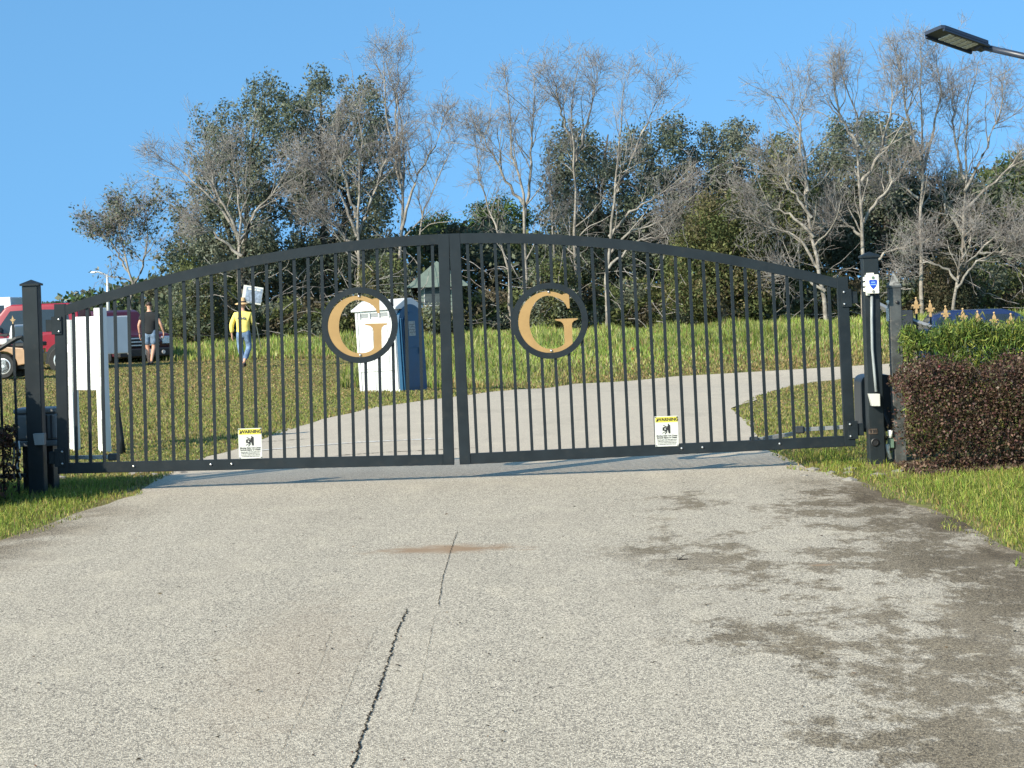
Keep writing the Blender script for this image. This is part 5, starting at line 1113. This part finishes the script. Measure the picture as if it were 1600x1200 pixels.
bare_tree('leaning bare tree with drooping pale limbs left of the right gate post', 72, [[(1296, 530), (1288, 460), (1276, 400), (1262, 310), (1262, 240), (1236, 160), (1190, 145)], [(1262, 300), (1250, 220), (1258, 140)], [(1272, 370), (1240, 335), (1200, 320), (1160, 315)], [(1268, 340), (1230, 290), (1200, 250)], [(1280, 420), (1245, 365), (1205, 355), (1170, 340)], [(1288, 455), (1240, 430), (1200, 430)]], 0.14, 11, 2.2, 48)
bare_tree('tall pale bare tree rising straight behind the right gate post', 73, [[(1350, 530), (1348, 410), (1346, 330), (1340, 260), (1338, 180), (1320, 120), (1312, 80)], [(1342, 290), (1372, 250), (1390, 180), (1395, 110)], [(1340, 230), (1310, 180), (1298, 110)], [(1347, 350), (1375, 310), (1410, 270), (1440, 230)], [(1347, 370), (1310, 340), (1290, 350)], [(1348, 430), (1380, 395), (1410, 388), (1450, 375)]], 0.15, 12, 2.0, 42)
bare_tree('slender straight bare tree between the right gate post and the lamp head', 74, [[(1442, 530), (1438, 420), (1438, 330), (1440, 230), (1438, 140), (1440, 65)], [(1440, 280), (1460, 210), (1475, 140), (1470, 80)], [(1438, 250), (1415, 180), (1405, 110), (1392, 65)], [(1438, 310), (1410, 290), (1385, 300)]], 0.14, 12, 1.9, 40)
bare_tree('wide bare tree under the black lamp head at the right', 75, [[(1498, 530), (1502, 420), (1505, 330), (1508, 240), (1515, 160), (1530, 95)], [(1505, 300), (1535, 240), (1560, 180), (1570, 110)], [(1504, 330), (1550, 290), (1590, 240), (1620, 200)], [(1506, 280), (1490, 210), (1485, 130)], [(1503, 360), (1480, 330), (1470, 270)]], 0.14, 12, 2.1, 44)
bare_tree('low bare tree with pale arching limbs above the blue car', 71, [[(1490, 530), (1492, 470), (1500, 425), (1540, 385), (1580, 350), (1620, 320)], [(1495, 450), (1525, 410), (1560, 400), (1610, 390)], [(1496, 440), (1480, 420), (1440, 410), (1400, 420)], [(1500, 420), (1520, 380), (1530, 340)], [(1530, 395), (1570, 395), (1600, 370)]], 0.11, 10, 1.6, 45)
# the thicket under and behind the trees, read as one mass
rng = np.random.default_rng(41)
n = 130000; x = rng.uniform(-26, 42, n); d0 = 86+rng.uniform(-4, 6, n); left = np.clip((x+17)/3, 0, 1)
topz = left*(3.6+1.3*vnoise(x, d0*0, 0.45, 3)+0.9*vnoise(x, d0*0, 1.7, 8)+np.clip((x-9)*0.4, 0, 1.8)); z = rng.uniform(0, 1, n)**0.8*topz
k = left > 0.05; P = np.stack([x, d0, z], 1)[k]; n = len(P); P += rng.normal(0, 0.12, P.shape)
ci = (np.floor(P[:, 0]*0.8+np.sin(P[:, 2]*2)).astype(int)) % 4; pal = np.array([OAK[0], OLIVE[2], BROWN[1], OAK[2]]); col = np.clip(pal[ci]*(1+rng.normal(0, 0.3, (n, 1))), 0.004, 0.5); L = rng.uniform(0.14, 0.34, n)
tag(link('thicket', leaves('thicket', P, L, L*0.6, col, 0.2), M['leaf']), 'dark thicket filling the back of the woods under the trees', 'thicket', kind='stuff')
n = 70000; x = rng.uniform(-20, 34, n); d0 = 76.5+rng.uniform(-1.5, 3.0, n)+0.8*np.sin(x); left = np.clip((x+13.2)/1.5, 0, 1)
topz = left*(1.3+0.9*vnoise(x, d0*0, 0.8, 5)+0.7*vnoise(x, d0*0, 2.3, 9)); z = rng.uniform(0, 1, n)*topz; k = (left > 0.05); P = np.stack([x, d0, z], 1)[k]; n = len(P); P += rng.normal(0, 0.1, P.shape)
ci = (np.floor(P[:, 0]*1.1+np.sin(P[:, 2]*3)).astype(int)) % 4; col = np.clip(np.array([OAK[1], OLIVE[0], BROWN[0], OLIVE[2]])[ci]*(1+rng.normal(0, 0.3, (n, 1))), 0.004, 0.5); L = rng.uniform(0.10, 0.24, n)
tag(link('undergrowth', leaves('undergrowth', P, L, L*0.5, col, 0.4), M['leaf']), 'low scrubby undergrowth along the far edge of the field', 'undergrowth', kind='stuff')
# dead branches tangled in the undergrowth
m = 300; st = np.stack([rng.uniform(-12, 24, m), rng.uniform(72.5, 76, m), rng.uniform(0.2, 2.8, m)], 1); dr = rng.normal(size=(m, 3)); dr[:, 2] = np.abs(dr[:, 2])*0.5
P, Rd = grow(st, dr, rng.uniform(0.8, 2.6, m), np.full(m, 0.018), np.full(m, 0.008), 7, 0.25, 0.0); V_, Q_ = tubes(P, Rd, 3)
tag(link('dead_branches', npmesh('dead_branches', V_, Q_, smooth=True), M['twig']), 'tangle of bare dead branches in front of the thicket', 'branches', kind='stuff')
# far treeline on the left horizon
n = 40000; x = rng.uniform(-130, -26, n); d0 = 190+rng.uniform(-6, 6, n); topz = 1.6+0.9*vnoise(x, d0*0, 0.35, 2)+0.7*vnoise(x, d0*0, 1.1, 4)+np.clip((x+48)*0.11, 0, 2.2); z = rng.uniform(0, 1, n)*topz
P = np.stack([x, d0, z], 1)+rng.normal(0, 0.25, (n, 3)); L = rng.uniform(0.3, 0.8, n)
tag(link('far_woods', leaves('far_woods', P, L, L*0.7, tints(n, OAK+PINE, 0.25), 0.2), M['leaf']), 'distant low treeline on the horizon behind the bright red car', 'woods', kind='stuff')
